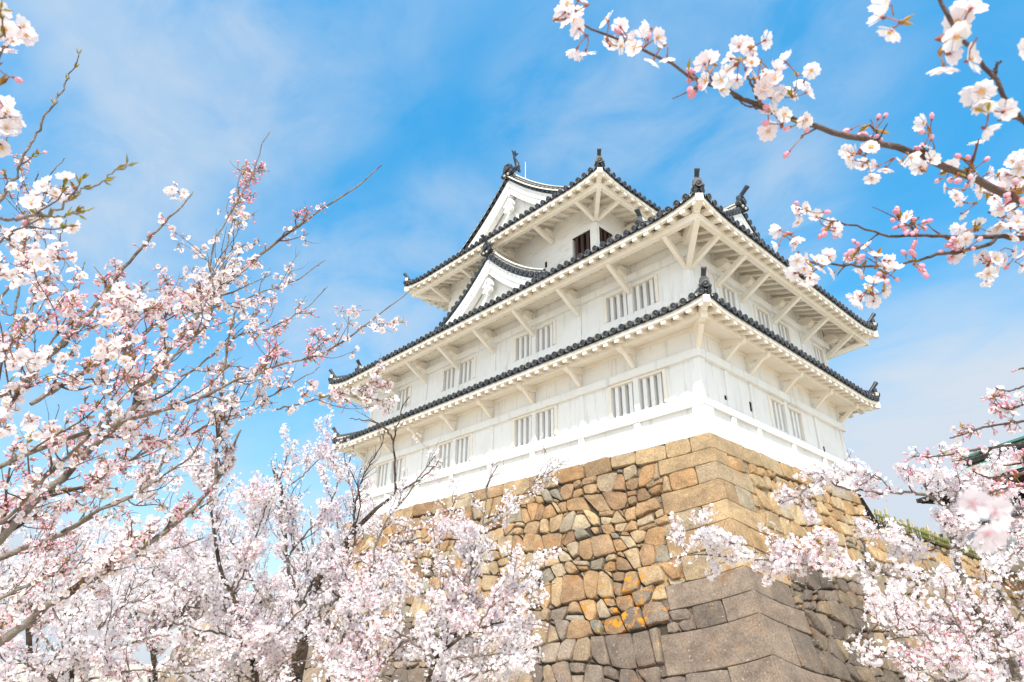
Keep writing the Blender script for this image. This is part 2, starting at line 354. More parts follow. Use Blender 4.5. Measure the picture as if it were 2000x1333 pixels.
# ------------------------------------------------------------------ the turret
B = 1.97; L1, W1 = 8*B, 8.47
X3A, X3B, Y3A, Y3B = -12.0, -3.88, 0.95, 7.52           # third storey plan
turret = empty('castle_turret', (-7.9, 4.2, 0), 'white plastered three storey castle turret with grey black tiled roofs on the stone base', 'castle turret')

class Face:
    def __init__(s, o, e, n, L): s.o = np.array((*o, 0.), float); s.e = np.array((*e, 0.), float); s.n = np.array((*n, 0.), float); s.L = L
    def P(s, a, o, z): return s.o+s.e*a+s.n*o+np.array((0, 0, z))
def faces(x0, x1, y0, y1):
    return dict(front=Face((x1, y0), (-1, 0), (0, -1), x1-x0), right=Face((x1, y0), (0, 1), (1, 0), y1-y0),
                back=Face((x1, y1), (-1, 0), (0, 1), x1-x0), west=Face((x0, y0), (0, 1), (-1, 0), y1-y0))
F12 = faces(-L1, 0, 0, W1); F3 = faces(X3A, X3B, Y3A, Y3B)

def fbox(mb, f, s0, s1, o0, o1, z0, z1, m=0):
    P = [f.P(s0, o0, z0), f.P(s1, o0, z0), f.P(s1, o1, z0), f.P(s0, o1, z0), f.P(s0, o0, z1), f.P(s1, o0, z1), f.P(s1, o1, z1), f.P(s0, o1, z1)]
    if np.dot(np.cross(f.e, f.n), (0, 0, 1)) < 0: P = [P[i] for i in (1, 0, 3, 2, 5, 4, 7, 6)]
    mb.hexa(P, m)

def wall_sheet(mb, f, s0, s1, z0, z1, o, holes, depth):
    ss = sorted({s0, s1} | {h[0] for h in holes} | {h[1] for h in holes}); zz = sorted({z0, z1} | {h[2] for h in holes} | {h[3] for h in holes})
    for a, b in zip(ss[:-1], ss[1:]):
        for c, d in zip(zz[:-1], zz[1:]):
            if any(h[0] <= (a+b)/2 <= h[1] and h[2] <= (c+d)/2 <= h[3] for h in holes): continue
            mb.quad(f.P(a, o, c), f.P(b, o, c), f.P(b, o, d), f.P(a, o, d))
    for (a, b, c, d) in holes:
        i = o-depth
        mb.quad(f.P(a, o, c), f.P(a, o, d), f.P(a, i, d), f.P(a, i, c)); mb.quad(f.P(b, o, c), f.P(b, i, c), f.P(b, i, d), f.P(b, o, d))
        mb.quad(f.P(a, o, d), f.P(b, o, d), f.P(b, i, d), f.P(a, i, d)); mb.quad(f.P(a, o, c), f.P(a, i, c), f.P(b, i, c), f.P(b, o, c))

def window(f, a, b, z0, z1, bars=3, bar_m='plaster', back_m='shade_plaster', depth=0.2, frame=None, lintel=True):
    mb = MB()
    if frame == 'a': fbox(mb, f, a-0.11, a-0.003, 0, 0.035, z0+0.02, z1+0.055)
    if frame == 'b': fbox(mb, f, b+0.003, b+0.11, 0, 0.035, z0+0.02, z1+0.055)
    if lintel: fbox(mb, f, a-0.002, b+0.002, -0.03, 0.042, z1-0.002, z1+0.058)
    else: fbox(mb, f, a+0.002, b-0.002, -depth+0.02, -0.02, z1-0.03, z1-0.002)
    w = mb.build('window', [M['trim'] if lintel else M[bar_m]], turret, 0.006)
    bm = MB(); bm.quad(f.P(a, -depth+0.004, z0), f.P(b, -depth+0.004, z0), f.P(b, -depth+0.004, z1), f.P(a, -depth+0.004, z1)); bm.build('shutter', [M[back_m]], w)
    wd = (b-a)/(2*bars+0.6)
    for i in range(bars):
        c = a+(b-a)*(i+0.62)/(bars+0.24)
        k = MB(); fbox(k, f, c-wd/2, c+wd/2, -0.035-wd, -0.035, z0+0.001, z1-0.001); k.build('bar', [M[bar_m]], w, 0.008)

def loophole(f, a, z0, z1, w=0.12):
    mb = MB(); fbox(mb, f, a-w/2+0.004, a+w/2-0.004, -0.012, -0.008, z0+0.004, z1-0.004); mb.build('loophole', [M['dark_inside']], turret)  # black sheet just inside the wall face stands in for the hole's shade

front_pairs = [B*i for i in (1, 3, 5, 7)]
h1f = [(c-0.87, c-0.09, 1.1, 2.0) for c in front_pairs]+[(c+0.09, c+0.87, 1.1, 2.0) for c in front_pairs]
h1r = [(3.62, 4.42, 1.08, 1.93), (4.68, 5.48, 1.08, 1.93)]
l1r = [(1.13, 1.20, 1.33), (2.43, 1.22, 1.50), (6.80, 1.02, 1.20)]
h2f = [(c-0.87, c-0.09, 4.08, 4.9) for c in front_pairs]+[(c+0.09, c+0.87, 4.08, 4.9) for c in front_pairs]
h2r = [(1.62, 2.42, 4.08, 4.92), (3.62, 4.42, 4.08, 4.92), (4.90, 5.68, 4.08, 4.92), (7.45, 8.15, 4.08, 4.92)]
t1f = [B*i for i in range(9)]; t1r = [0, 1.26, 2.55, 4.52, 6.50, W1]
t2r = [0, 1.40, 2.72, 4.66, 6.62, W1]

# storey walls
mb = MB(); hole_l = lambda q: [(a-0.058, a+0.058, c, d) for a, c, d in q]
wall_sheet(mb, F12['front'], 0, L1, -0.06, 3.4, 0, h1f, 0.2); wall_sheet(mb, F12['right'], 0, W1, -0.06, 3.4, 0, h1r+hole_l(l1r), 0.2)
wall_sheet(mb, F12['back'], 0, L1, -0.06, 3.4, 0, [], 0.2); wall_sheet(mb, F12['west'], 0, W1, -0.06, 3.4, 0, [], 0.2)
fbox(mb, F12['front'], -0.035, L1, 0.0, 0.035, -0.06, 0.745); fbox(mb, F12['right'], 0, W1, 0.0, 0.035, -0.06, 0.745)
mb.build('plaster_wall', [M['plaster']], turret)
mb = MB()
wall_sheet(mb, F12['front'], 0, L1, 3.4, 6.6, 0, h2f, 0.2); wall_sheet(mb, F12['right'], 0, W1, 3.4, 6.6, 0, h2r, 0.2)
wall_sheet(mb, F12['back'], 0, L1, 3.4, 6.6, 0, [], 0.2); wall_sheet(mb, F12['west'], 0, W1, 3.4, 6.6, 0, [], 0.2)
mb.build('plaster_wall', [M['plaster']], turret)
h3f = [(0.28, 1.10, 7.55, 8.55)]; l3f = [(2.40, 7.93, 8.18)]; h3r = [(0.16, 0.90, 7.72, 8.62)]
h3w = [(0.3, 1.0, 7.4, 8.4)]
mb = MB()
wall_sheet(mb, F3['front'], 0, F3['front'].L, 6.2, 10.4, 0, h3f+hole_l(l3f)+[(7.25, 7.95, 7.55, 8.45)], 0.2); wall_sheet(mb, F3['right'], 0, F3['right'].L, 6.2, 10.4, 0, h3r, 0.2)
wall_sheet(mb, F3['back'], 0, F3['back'].L, 6.2, 10.4, 0, [], 0.2); wall_sheet(mb, F3['west'], 0, F3['west'].L, 6.2, 10.4, 0, [], 0.2)
mb.build('plaster_wall', [M['rough_plaster']], turret)

for (a, b, c, d) in h1f+h2f: window(F12['front'], a, b, c, d, frame='a' if min(abs(a-0.09-x) for x in front_pairs) > 0.05 else 'b')
for (a, b, c, d) in h1r: window(F12['right'], a, b, c, d, frame='a' if a < 4 else 'b')
for (a, b, c, d) in h2r: window(F12['right'], a, b, c, d, frame='a' if a < 4.5 else 'b')
window(F3['front'], *h3f[0], bars=3, bar_m='dark_wood', back_m='dark_inside', lintel=False)
window(F3['front'], 7.25, 7.95, 7.55, 8.45, bars=3, bar_m='dark_wood', back_m='dark_inside', lintel=False)
window(F3['right'], *h3r[0], bars=3, bar_m='dark_wood', back_m='dark_inside', lintel=False)
for a, c, d in l1r: loophole(F12['right'], a, c, d)
for a, c, d in l3f: loophole(F3['front'], a, c, d)

# tie beams
def band(z0, z1, pr, m='plaster', fs=F12):
    mb = MB()
    for nm in ('front', 'right'):
        f = fs[nm]; fbox(mb, f, -pr if nm == 'front' else 0, f.L+pr, 0, pr, z0, z1)
    mb.build('tie_beam', [M[m]], turret, 0.012)
band(0.745, 0.94, 0.12); band(2.065, 2.29, 0.12); band(5.05, 5.27, 0.13); band(3.80, 4.02, 0.05)

def post(f, c, w, pr, z0, z1):
    mb = MB(); fbox(mb, f, c-w/2, c+w/2, 0.001, pr, z0, z1); mb.build('post', [M['plaster']], turret, 0.008)
def corner_post(w, pr, z0, z1, x=0., y=0., sx_=1):
    mb = MB(); mb.box(x-w, x+pr, y-pr, y+w, z0, z1); mb.build('corner_post', [M['plaster']], turret, 0.008)
for c in t1f[1:]:
    c = min(c, L1-0.09); post(F12['front'], c, 0.17, 0.045, 0.941, 2.064); post(F12['front'], c, 0.2, 0.105, -0.055, 0.744); post(F12['front'], c, 0.09, 0.04, 2.291, 3.0)
for c in t1r[1:]:
    c = min(c, W1-0.09); post(F12['right'], c, 0.17, 0.045, 0.941, 2.064); post(F12['right'], c, 0.2, 0.105, -0.055, 0.744); post(F12['right'], c, 0.09, 0.04, 2.291, 3.0)
corner_post(0.22, 0.055, 0.941, 2.064); corner_post(0.27, 0.108, -0.055, 0.744); corner_post(0.16, 0.045, 2.291, 3.0)
for c in t1f[1:]: post(F12['front'], min(c, L1-0.09), 0.17, 0.04, 4.021, 5.049); post(F12['front'], min(c, L1-0.09), 0.13, 0.05, 5.271, 6.0)
for c in t2r[1:]: post(F12['right'], min(c, W1-0.09), 0.17, 0.04, 4.021, 5.049); post(F12['right'], min(c, W1-0.09), 0.13, 0.05, 5.271, 6.0)
corner_post(0.2, 0.05, 4.021, 5.049)

# ------------------------------------------------------------------ roofs
PITCH_ROW = 0.275
JR = random.Random(77)
RAFTERS = []        # (distance, MB hexa points, parent)

def disc_tile(mb, c, n, r=0.085, back=0.10):
    """round end tile: rim, sunk field, small boss"""
    c = np.array(c, float); n = np.array(n, float)
    mb.lathe(c-n*back, n, [(r*0.93, 0), (r, back-0.012), (r, back+0.014), (r*0.80, back+0.014), (r*0.74, back+0.002), (r*0.42, back+0.003), (r*0.36, back+0.012), (0.004, back+0.016)],
             n=14, ms=[0, 0, 1, 1, 0, 1, 0, 0])

def cap_row(mb, pts, side, r=0.066, m=0):
    """half round cover tile row following pts; side = horizontal unit vector across"""
    up = np.array((0, 0, 1.)); R = []
    ang = [math.pi*k/6 for k in range(7)]
    for p in pts: R.append([p+side*(r*math.cos(a))+up*(r*math.sin(a)) for a in ang])
    mb.grid(R, m)

def lift_fn(A, Lr, tot):
    return lambda s: A*(max(0, 1-s/Lr)**2+max(0, 1-(tot-s)/Lr)**2)

def roof_side(f, o, zb, hf, A, Lr, run_fn, roof_mb, eave_parts, detail=True, raf_in=0.0, raf_out=0.065, raf_bottom=0.315):
    tot = f.L+2*o; lf = lift_fn(A, Lr, tot)
    def R(s, d, dz=0.0): return f.P(s-o, o-d, zb+hf(d)+lf(s)*max(0, 1-d/2.2)+dz)
    n = int(round(tot/PITCH_ROW)); ss = [tot*(i+0.5)/n for i in range(n)]
    side = f.e
    # base sheet, dipping between the rows
    cols = []; prev = None
    for i in range(2*n+1):
        s = tot*i/(2*n); rn = max(run_fn(s), 0.02); K = 9
        if prev is not None and max(rn, prev) > 0.4 and max(rn, prev)/min(rn, prev) > 1.5:
            if len(cols) > 1: roof_mb.grid(cols, 0, True)
            cols = []
        prev = rn
        cols.append([R(s, rn*j/(K-1), (-0.02 if i % 2 else -0.07)) for j in range(K)])
    roof_mb.grid(cols, 0, True)
    for s in ss:
        rn = run_fn(s)
        if rn < 0.15: rn = 0.15
        K = max(2, int(rn/0.35)+1)
        pts = [R(s, 0.02+(rn-0.02)*j/(K-1), 0.012) for j in range(K)]
        cap_row(roof_mb, pts, side)
        cap_row(roof_mb, [p-np.array((0, 0, 0.03)) for p in pts[(1 if len(pts) > 2 else 0):]], side, 0.1, 2)
        if detail:
            c = R(s+JR.uniform(-.006, .006), -0.012+JR.uniform(-.012, .012), 0.016+JR.uniform(-.007, .007)); dn = f.n*0.985-np.array((0, 0, 0.17)); dn += np.array((JR.uniform(-.07, .07), JR.uniform(-.07, .07), JR.uniform(-.05, .05))); dn /= np.linalg.norm(dn)
            disc_tile(roof_mb, c, dn, 0.096)
    if detail:
        # scalloped lip of the pan tiles and bits of mortar above them
        for i in range(n+1):
            s0 = tot*i/n; a, b = max(0.005, s0-PITCH_ROW*0.46), min(tot-0.005, s0+PITCH_ROW*0.46)
            K = 7; top = []; bot = []; tb = []; bb = []
            for j in range(K):
                s = a+(b-a)*j/(K-1); q = 1-((s-s0)/(PITCH_ROW*0.46))**2
                zt = -0.052-0.026*q; zl = -0.086-0.028*q
                top.append(R(s, 0.015, zt)); bot.append(R(s, 0.008, zl)); tb.append(R(s, 0.20, zt)); bb.append(R(s, 0.055, zl))
            roof_mb.grid([bot, top], 0, True); roof_mb.grid([top, tb], 0, True); roof_mb.grid([bb, bot], 0, True)
            if 0 < i < n:
                p = R(s0, 0.08, -0.015); q = R(s0, 0.34, -0.015); roof_mb.beam(p, q, 0.12, 0.08, m=2)
    # fascia board below the tiles
    mb = MB(); K = int(tot/0.25)+2; e = 0.045
    def ring(s, d0, d1, z0, z1): return [R(s, d0, z0-hf(d0)), R(s, d1, z0-hf(d1)), R(s, d1, z1-hf(d1)), R(s, d0, z1-hf(d0))]
    rows = []
    for i in range(K):
        s = e+(tot-2*e)*i/(K-1); ds = min(1, min(s, tot-s)/0.14)
        rows.append(ring(s, e, e+0.10*ds, -0.205, -0.085)+[ring(s, e, e+0.10*ds, -0.205, -0.085)[0]])
    mb.grid(rows, 0, False)
    # underside boarding
    rows = []
    K = int(tot/0.3)+2
    for i in range(K):
        s = 0.06+(tot-0.12)*i/(K-1); d1 = min(o+0.05, s, tot-s)
        rows.append([R(s, 0.06+(d1-0.06)*j/4, -0.165-0.14*hf(0.06+(d1-0.06)*j/4)) for j in range(5)])
    mb.grid(rows, 0, True)
    ev = mb.build('eave_board', [M['trim']], turret)
    # rafters
    nr = int(round((tot-2*0.22)/0.382))
    for i in range(nr+1):
        s = 0.22+(tot-0.44)*i/nr; ln = min(s, tot-s)-0.06
        d0 = raf_out; d1 = min(o+0.02-raf_in, ln)
        if d1-d0 < 0.05: continue
        sl = 0.3; zt = lf(s)
        P = []
        w = 0.073
        for d in (d0, d1):
            zlo = zb-raf_bottom+sl*(d-d0)+zt*max(0, 1-d/2.2); zhi = zlo+0.15
            P += [f.P(s-o-w, o-d, zlo), f.P(s-o+w, o-d, zlo), f.P(s-o+w, o-d, zhi), f.P(s-o-w, o-d, zhi)]
        c = np.mean(P, 0); RAFTERS.append((float(np.linalg.norm(c-CAM_POS)), P, ev, detail))
    return R

def flush_rafters():
    RAFTERS.sort(key=lambda r: (not r[3], r[0]))
    rest = MB()
    for k, (d, P, ev, det) in enumerate(RAFTERS):
        if k < 100 and det:
            mb = MB(); mb.hexa(P); mb.build('rafter', [M['trim']], ev, 0.006)
        else: rest.hexa(P)
    o = rest.build('rafter', [M['trim']], turret); o['kind'] = 'stuff'

def hip_ridge(R0, corner_fn, path, tube=True, w=0.17, h=0.15, size=1.0):
    """low ridge over a corner: path of 3-D points from the eave corner upwards; ends in an ornament"""
    mb = MB(); path = [np.array(p, float) for p in path]
    d = path[1]-path[0]; dh = d.copy(); dh[2] = 0; dh /= np.linalg.norm(dh)
    sd = np.array((-dh[1], dh[0], 0)); up = np.array((0, 0, 1.))
    mb.sweep(path, [(-w/2, -0.06), (w/2, -0.06), (w/2, h*0.45), (-w/2, h*0.45)], lambda i: (sd, up), m=2)
    mb.sweep([p+up*h*0.45 for p in path], [(-w*0.62, 0), (w*0.62, 0), (w*0.62, 0.035), (-w*0.62, 0.035)], lambda i: (sd, up), m=0)
    R = []
    for p in path: R.append([p+up*(h*0.45+0.03)+sd*(0.085*math.cos(a))+up*(0.085*math.sin(a)) for a in [math.pi*k/6 for k in range(7)]])
    mb.grid(R, 0)
    e = path[0]
    # ornament: shouldered plate, round tile in front, rising tube behind
    k = size
    out = -dh
    pl = [(-0.15, -0.02), (0.15, -0.02), (0.17, 0.06), (0.12, 0.10), (0.105, 0.24), (0.05, 0.30), (-0.05, 0.30), (-0.105, 0.24), (-0.12, 0.10), (-0.17, 0.06)]
    c0 = e+out*0.03
    fr = [c0+out*0.06+sd*(a*k)+up*(b*k) for a, b in pl]; bk = [c0-out*0.05+sd*(a*k)+up*(b*k) for a, b in pl]
    mb.poly(fr, 1); mb.poly(bk[::-1], 0)
    for i in range(len(pl)):
        j = (i+1) % len(pl); mb.quad(fr[i], bk[i], bk[j], fr[j], 2 if i in (1, 2, 7, 8) else 0)
    disc_tile(mb, c0+out*0.13+up*0.045*k, out*0.97-up*0.2, 0.092*k, 0.12)
    for q in (-1, 1): mb.lathe(c0+out*0.06+sd*(0.11*k*q)+up*0.04, out, [(0.04*k, 0), (0.04*k, 0.03), (0.02*k, 0.04)], 8, 1)
    if tube:
        a = out*0.62+up*0.78; a /= np.linalg.norm(a); b0 = c0-out*0.12+up*0.17*k
        mb.lathe(b0, a, [(0.062*k, 0), (0.064*k, 0.30*k), (0.072*k, 0.40*k), (0.072*k, 0.43*k), (0.052*k, 0.43*k), (0.048*k, 0.415*k), (0.01, 0.42*k)], 14, ms=[0, 0, 1, 1, 0, 0, 1])
    return mb.build('corner_ridge', [M['tile'], M['tile_rim'], M['mortar']], turret)

def hip_rafter(cx, cy, ox, oy, o, zb, A, wall_z, tip=0.03, big=1.0):
    """heavy beam under the corner; (cx,cy) wall corner, (ox,oy) outward diagonal signs"""
    mb = MB(); dg = np.array((ox, oy, 0.)); zt = zb+A-0.185
    p1 = np.array((cx, cy, 0))+dg*(o-tip)+np.array((0, 0, zt-0.07*big)); p0 = np.array((cx, cy, wall_z))+dg*0.05
    mb.beam(p0, p1, 0.17*big, 0.20*big)
    pm = p0+(p1-p0)*0.80; mb.beam(pm+np.array((0, 0, -0.13*big)), p0+np.array((0, 0, -0.13*big)), 0.13*big, 0.10*big)
    return mb.build('hip_rafter', [M['trim']], turret, 0.012)

def brace(p0, p1, w=0.12, h=0.15):
    mb = MB(); mb.beam(p0, p1, w, h); mb.build('eave_brace', [M['trim']], turret, 0.008)

# --- first roof: a pent roof round the tower
o1, z1, A1 = 1.04, 3.085, 0.16
hf1 = lambda d: 0.45*d
roof1 = MB()
for nm in ('front', 'right', 'back', 'west'):
    f = F12[nm]; tot = f.L+2*o1
    roof_side(f, o1, z1, hf1, A1, 1.3, lambda s, tot=tot: min(o1, s, tot-s), roof1, None, nm in ('front', 'right'), raf_in=0.44)
roof1.build('tiled_roof', [M['tile'], M['tile_rim'], M['mortar']], turret)
# --- second roof: hipped and gabled, ridge along x
o2, z2, A2 = 1.39, 5.655, 0.26
hf2 = lambda d: 0.48*d+0.02*d*d
g2 = 1.6; full2 = W1/2+o2
roof2 = MB()
def run2_front(s):
    tot = L1+2*o2; x = o2-s
    if s < g2: return s
    if tot-s < g2: return tot-s
    return 2.42 if X3A+0.05 < x < X3B-0.05 else full2
def run2_side(s): return min(s, W1+2*o2-s, g2+0.35)
for nm in ('front', 'right', 'back', 'west'):
    roof_side(F12[nm], o2, z2, hf2, A2, 1.7, run2_front if nm in ('front', 'back') else run2_side, roof2, None, nm in ('front', 'right'))
roof2.build('tiled_roof', [M['tile'], M['tile_rim'], M['mortar']], turret)
# --- third roof: hipped and gabled, ridge along y
o3, z3, A3 = 1.40, 9.42, 0.20
hf3 = lambda d: 0.19*d+0.078*d*d
g3 = 0.95; W3 = X3B-X3A; D3 = Y3B-Y3A; full3 = W3/2+o3
roof3 = MB()
def run3_front(s): return min(s, W3+2*o3-s, g3+0.45)
def run3_side(s):
    tot = D3+2*o3
    return s if s < g3 else (tot-s if tot-s < g3 else full3)
for nm in ('front', 'right', 'back', 'west'):
    roof_side(F3[nm], o3, z3, hf3, A3, 1.6, run3_front if nm in ('front', 'back') else run3_side, roof3, None, nm in ('front', 'right'))
roof3.build('tiled_roof', [M['tile'], M['tile_rim'], M['mortar']], turret)

# corner ridges and hip rafters
def hip_path(cx, cy, ox, oy, o, zb, A, hf, top):
    P = []
    for k in range(7):
        d = 0.10+(top-0.10)*k/6
        P.append((cx+ox*(o-d), cy+oy*(o-d), zb+hf(d)+A*max(0, 1-d/1.3)**2+0.05))
    return P
for (cx, cy, ox, oy) in ((0, 0, 1, -1), (-L1, 0, -1, -1), (0, W1, 1, 1), (-L1, W1, -1, 1)):
    hip_ridge(None, None, hip_path(cx, cy, ox, oy, o1, z1, A1, hf1, 1.0))
    hip_ridge(None, None, hip_path(cx, cy, ox, oy, o2, z2, A2, hf2, 1.55))
    hip_rafter(cx, cy, ox, oy, o1, z1, A1, 2.98); hip_rafter(cx, cy, ox, oy, o2, z2, A2, 5.62, big=1.15)
for (cx, cy, ox, oy) in ((X3B, Y3A, 1, -1), (X3A, Y3A, -1, -1), (X3B, Y3B, 1, 1), (X3A, Y3B, -1, 1)):
    hip_ridge(None, None, hip_path(cx, cy, ox, oy, o3, z3, A3, hf3, 0.92)); hip_rafter(cx, cy, ox, oy, o3, z3, A3, 9.40)

# first eave: sloping soffit carried by corbels
for nm, ts in (('front', t1f), ('right', t1r)):
    f = F12[nm]; mb = MB()
    a0, a1, e0, e1 = 0.0, f.L, -0.66, f.L+0.66
    lo = [f.P(a0, 0.0, 2.945), f.P(a1, 0.0, 2.945), f.P(e1, 0.66, 2.765), f.P(e0, 0.66, 2.765)]
    hi = [p+np.array((0, 0, 0.20)) for p in lo]
    P = lo+hi
    if nm == 'front': P = [P[i] for i in (1, 0, 3, 2, 5, 4, 7, 6)]
    mb.hexa(P); mb.build('eave_soffit', [M['trim']], turret, 0.01)
    mb = MB(); fbox(mb, f, 0.0, f.L, 0.002, 0.06, 2.84, 2.94); mb.build('tie_beam', [M['trim']], turret)
    for k, c in enumerate(ts):
        if k == 0: continue
        cc = min(c, f.L-0.06); mb = MB()
        prof = [(0.0, 2.70), (0.52, 2.655), (0.66, 2.69), (0.70, 2.76), (0.70, 2.86), (0.0, 2.96)]
        A_ = [f.P(cc-0.085, o_, z_) for o_, z_ in prof]; B_ = [f.P(cc+0.085, o_, z_) for o_, z_ in prof]
        mb.poly(A_); mb.poly(B_[::-1])
        for i in range(len(prof)):
            j = (i+1) % len(prof); mb.quad(A_[i], B_[i], B_[j], A_[j])
        cb = mb.build('corbel', [M['trim']], turret, 0.012)
        mb = MB(); mb.beam(f.P(cc, 0.03, 2.34), f.P(cc, 0.48, 2.70), 0.105, 0.12); mb.build('strut', [M['trim']], cb, 0.008)
mb = MB(); mb.beam((0.02, -0.02, 2.84), (0.74, -0.74, 2.78), 0.16, 0.22); cb = mb.build('corbel', [M['trim']], turret, 0.012)
mb = MB(); mb.beam((0.06, -0.06, 2.31), (0.50, -0.50, 2.68), 0.12, 0.14); mb.build('strut', [M['trim']], cb, 0.008)

# second and third eaves: purlin on slanting braces
def purlin_eave(fs, ts_f, ts_r, ob, zp0, zp1, zfoot, arm=True, skip=()):
    mb = MB()
    for nm in ('front', 'right'):
        f = fs[nm]
        fbox(mb, f, -(ob+0.08) if nm == 'front' else -(ob-0.08), f.L+ob+0.25, ob-0.08, ob+0.08, zp0, zp1)
    mb.build('eave_purlin', [M['trim']], turret, 0.012)
    for nm, ts in (('front', ts_f), ('right', ts_r)):
        f = fs[nm]
        for k, c in enumerate(ts):
            cc = min(c, f.L-0.04) if k else 0.03
            brace(f.P(cc, 0.02 if zfoot < 5 or zfoot > 6 else 0.1, zfoot-0.02), f.P(cc, ob-0.01, zp0+0.03))
            if arm and 0 < k:
                m2 = MB(); a = f.P(cc+0.10, 0.0, zp0+0.12); p0_, p1_ = (cc-0.02, cc+0.22)
                prof = [(0.0, zp0-0.03), (0.30, zp0-0.03), (0.44, zp0+0.05), (0.44, zp0+0.17), (0.36, zp0+0.24), (0.0, zp0+0.24)]
                A_ = [f.P(p0_, o_, z_) for o_, z_ in prof]; B_ = [f.P(p1_, o_, z_) for o_, z_ in prof]
                m2.poly(A_); m2.poly(B_[::-1])
                for i in range(len(prof)):
                    j = (i+1) % len(prof); m2.quad(A_[i], B_[i], B_[j], A_[j])
                m2.build('beam_end', [M['trim']], turret, 0.012)
    c = fs['front'].P(0, 0, 0)
    brace(c+np.array((0.02, -0.02, zfoot-0.02)), c+np.array((ob+0.02, -ob-0.02, zp0+0.02)), 0.14, 0.15)
    c = fs['front'].P(fs['front'].L, 0, 0); brace(c+np.array((-0.02, -0.02, zfoot)), c+np.array((-ob, -ob, zp0+0.02)))
    c = fs['right'].P(fs['right'].L, 0, 0); brace(c+np.array((0.02, 0.02, zfoot)), c+np.array((ob, ob, zp0+0.02)))
purlin_eave(F12, t1f, t2r, 1.0, 5.29, 5.50, 4.76)
t3f = [0, 2.03, 4.06, 6.09, F3['front'].L]; t3r = [0, 1.64, 3.28, 4.92, F3['right'].L]
purlin_eave(F3, t3f, t3r, 1.0, 9.06, 9.27, 8.83)
# boarded ceiling behind the second storey purlin, front side
mb = MB(); fbox(mb, F12['front'], -0.05, L1, 0.03, 0.92, 5.62, 5.66)
for k in range(3): fbox(mb, F12['front'], -0.05, L1, 0.16+0.26*k, 0.19+0.26*k, 5.605, 5.625)
mb.build('eave_ceiling', [M['trim']], turret)
flush_rafters()
# ------------------------------------------------------------------ gables and main ridges
UP = np.array((0, 0, 1.))
def plate(mb, c, e, u, n, outline, th, m=0, mside=None):
    c = np.array(c, float)
    fr = [c+e*a+u*b+n*th/2 for a, b in outline]; bk = [c+e*a+u*b-n*th/2 for a, b in outline]
    mb.poly(fr, m); mb.poly(bk[::-1], m)
    for i in range(len(outline)):
        j = (i+1) % len(outline); mb.quad(fr[i], bk[i], bk[j], fr[j], m if mside is None else mside)

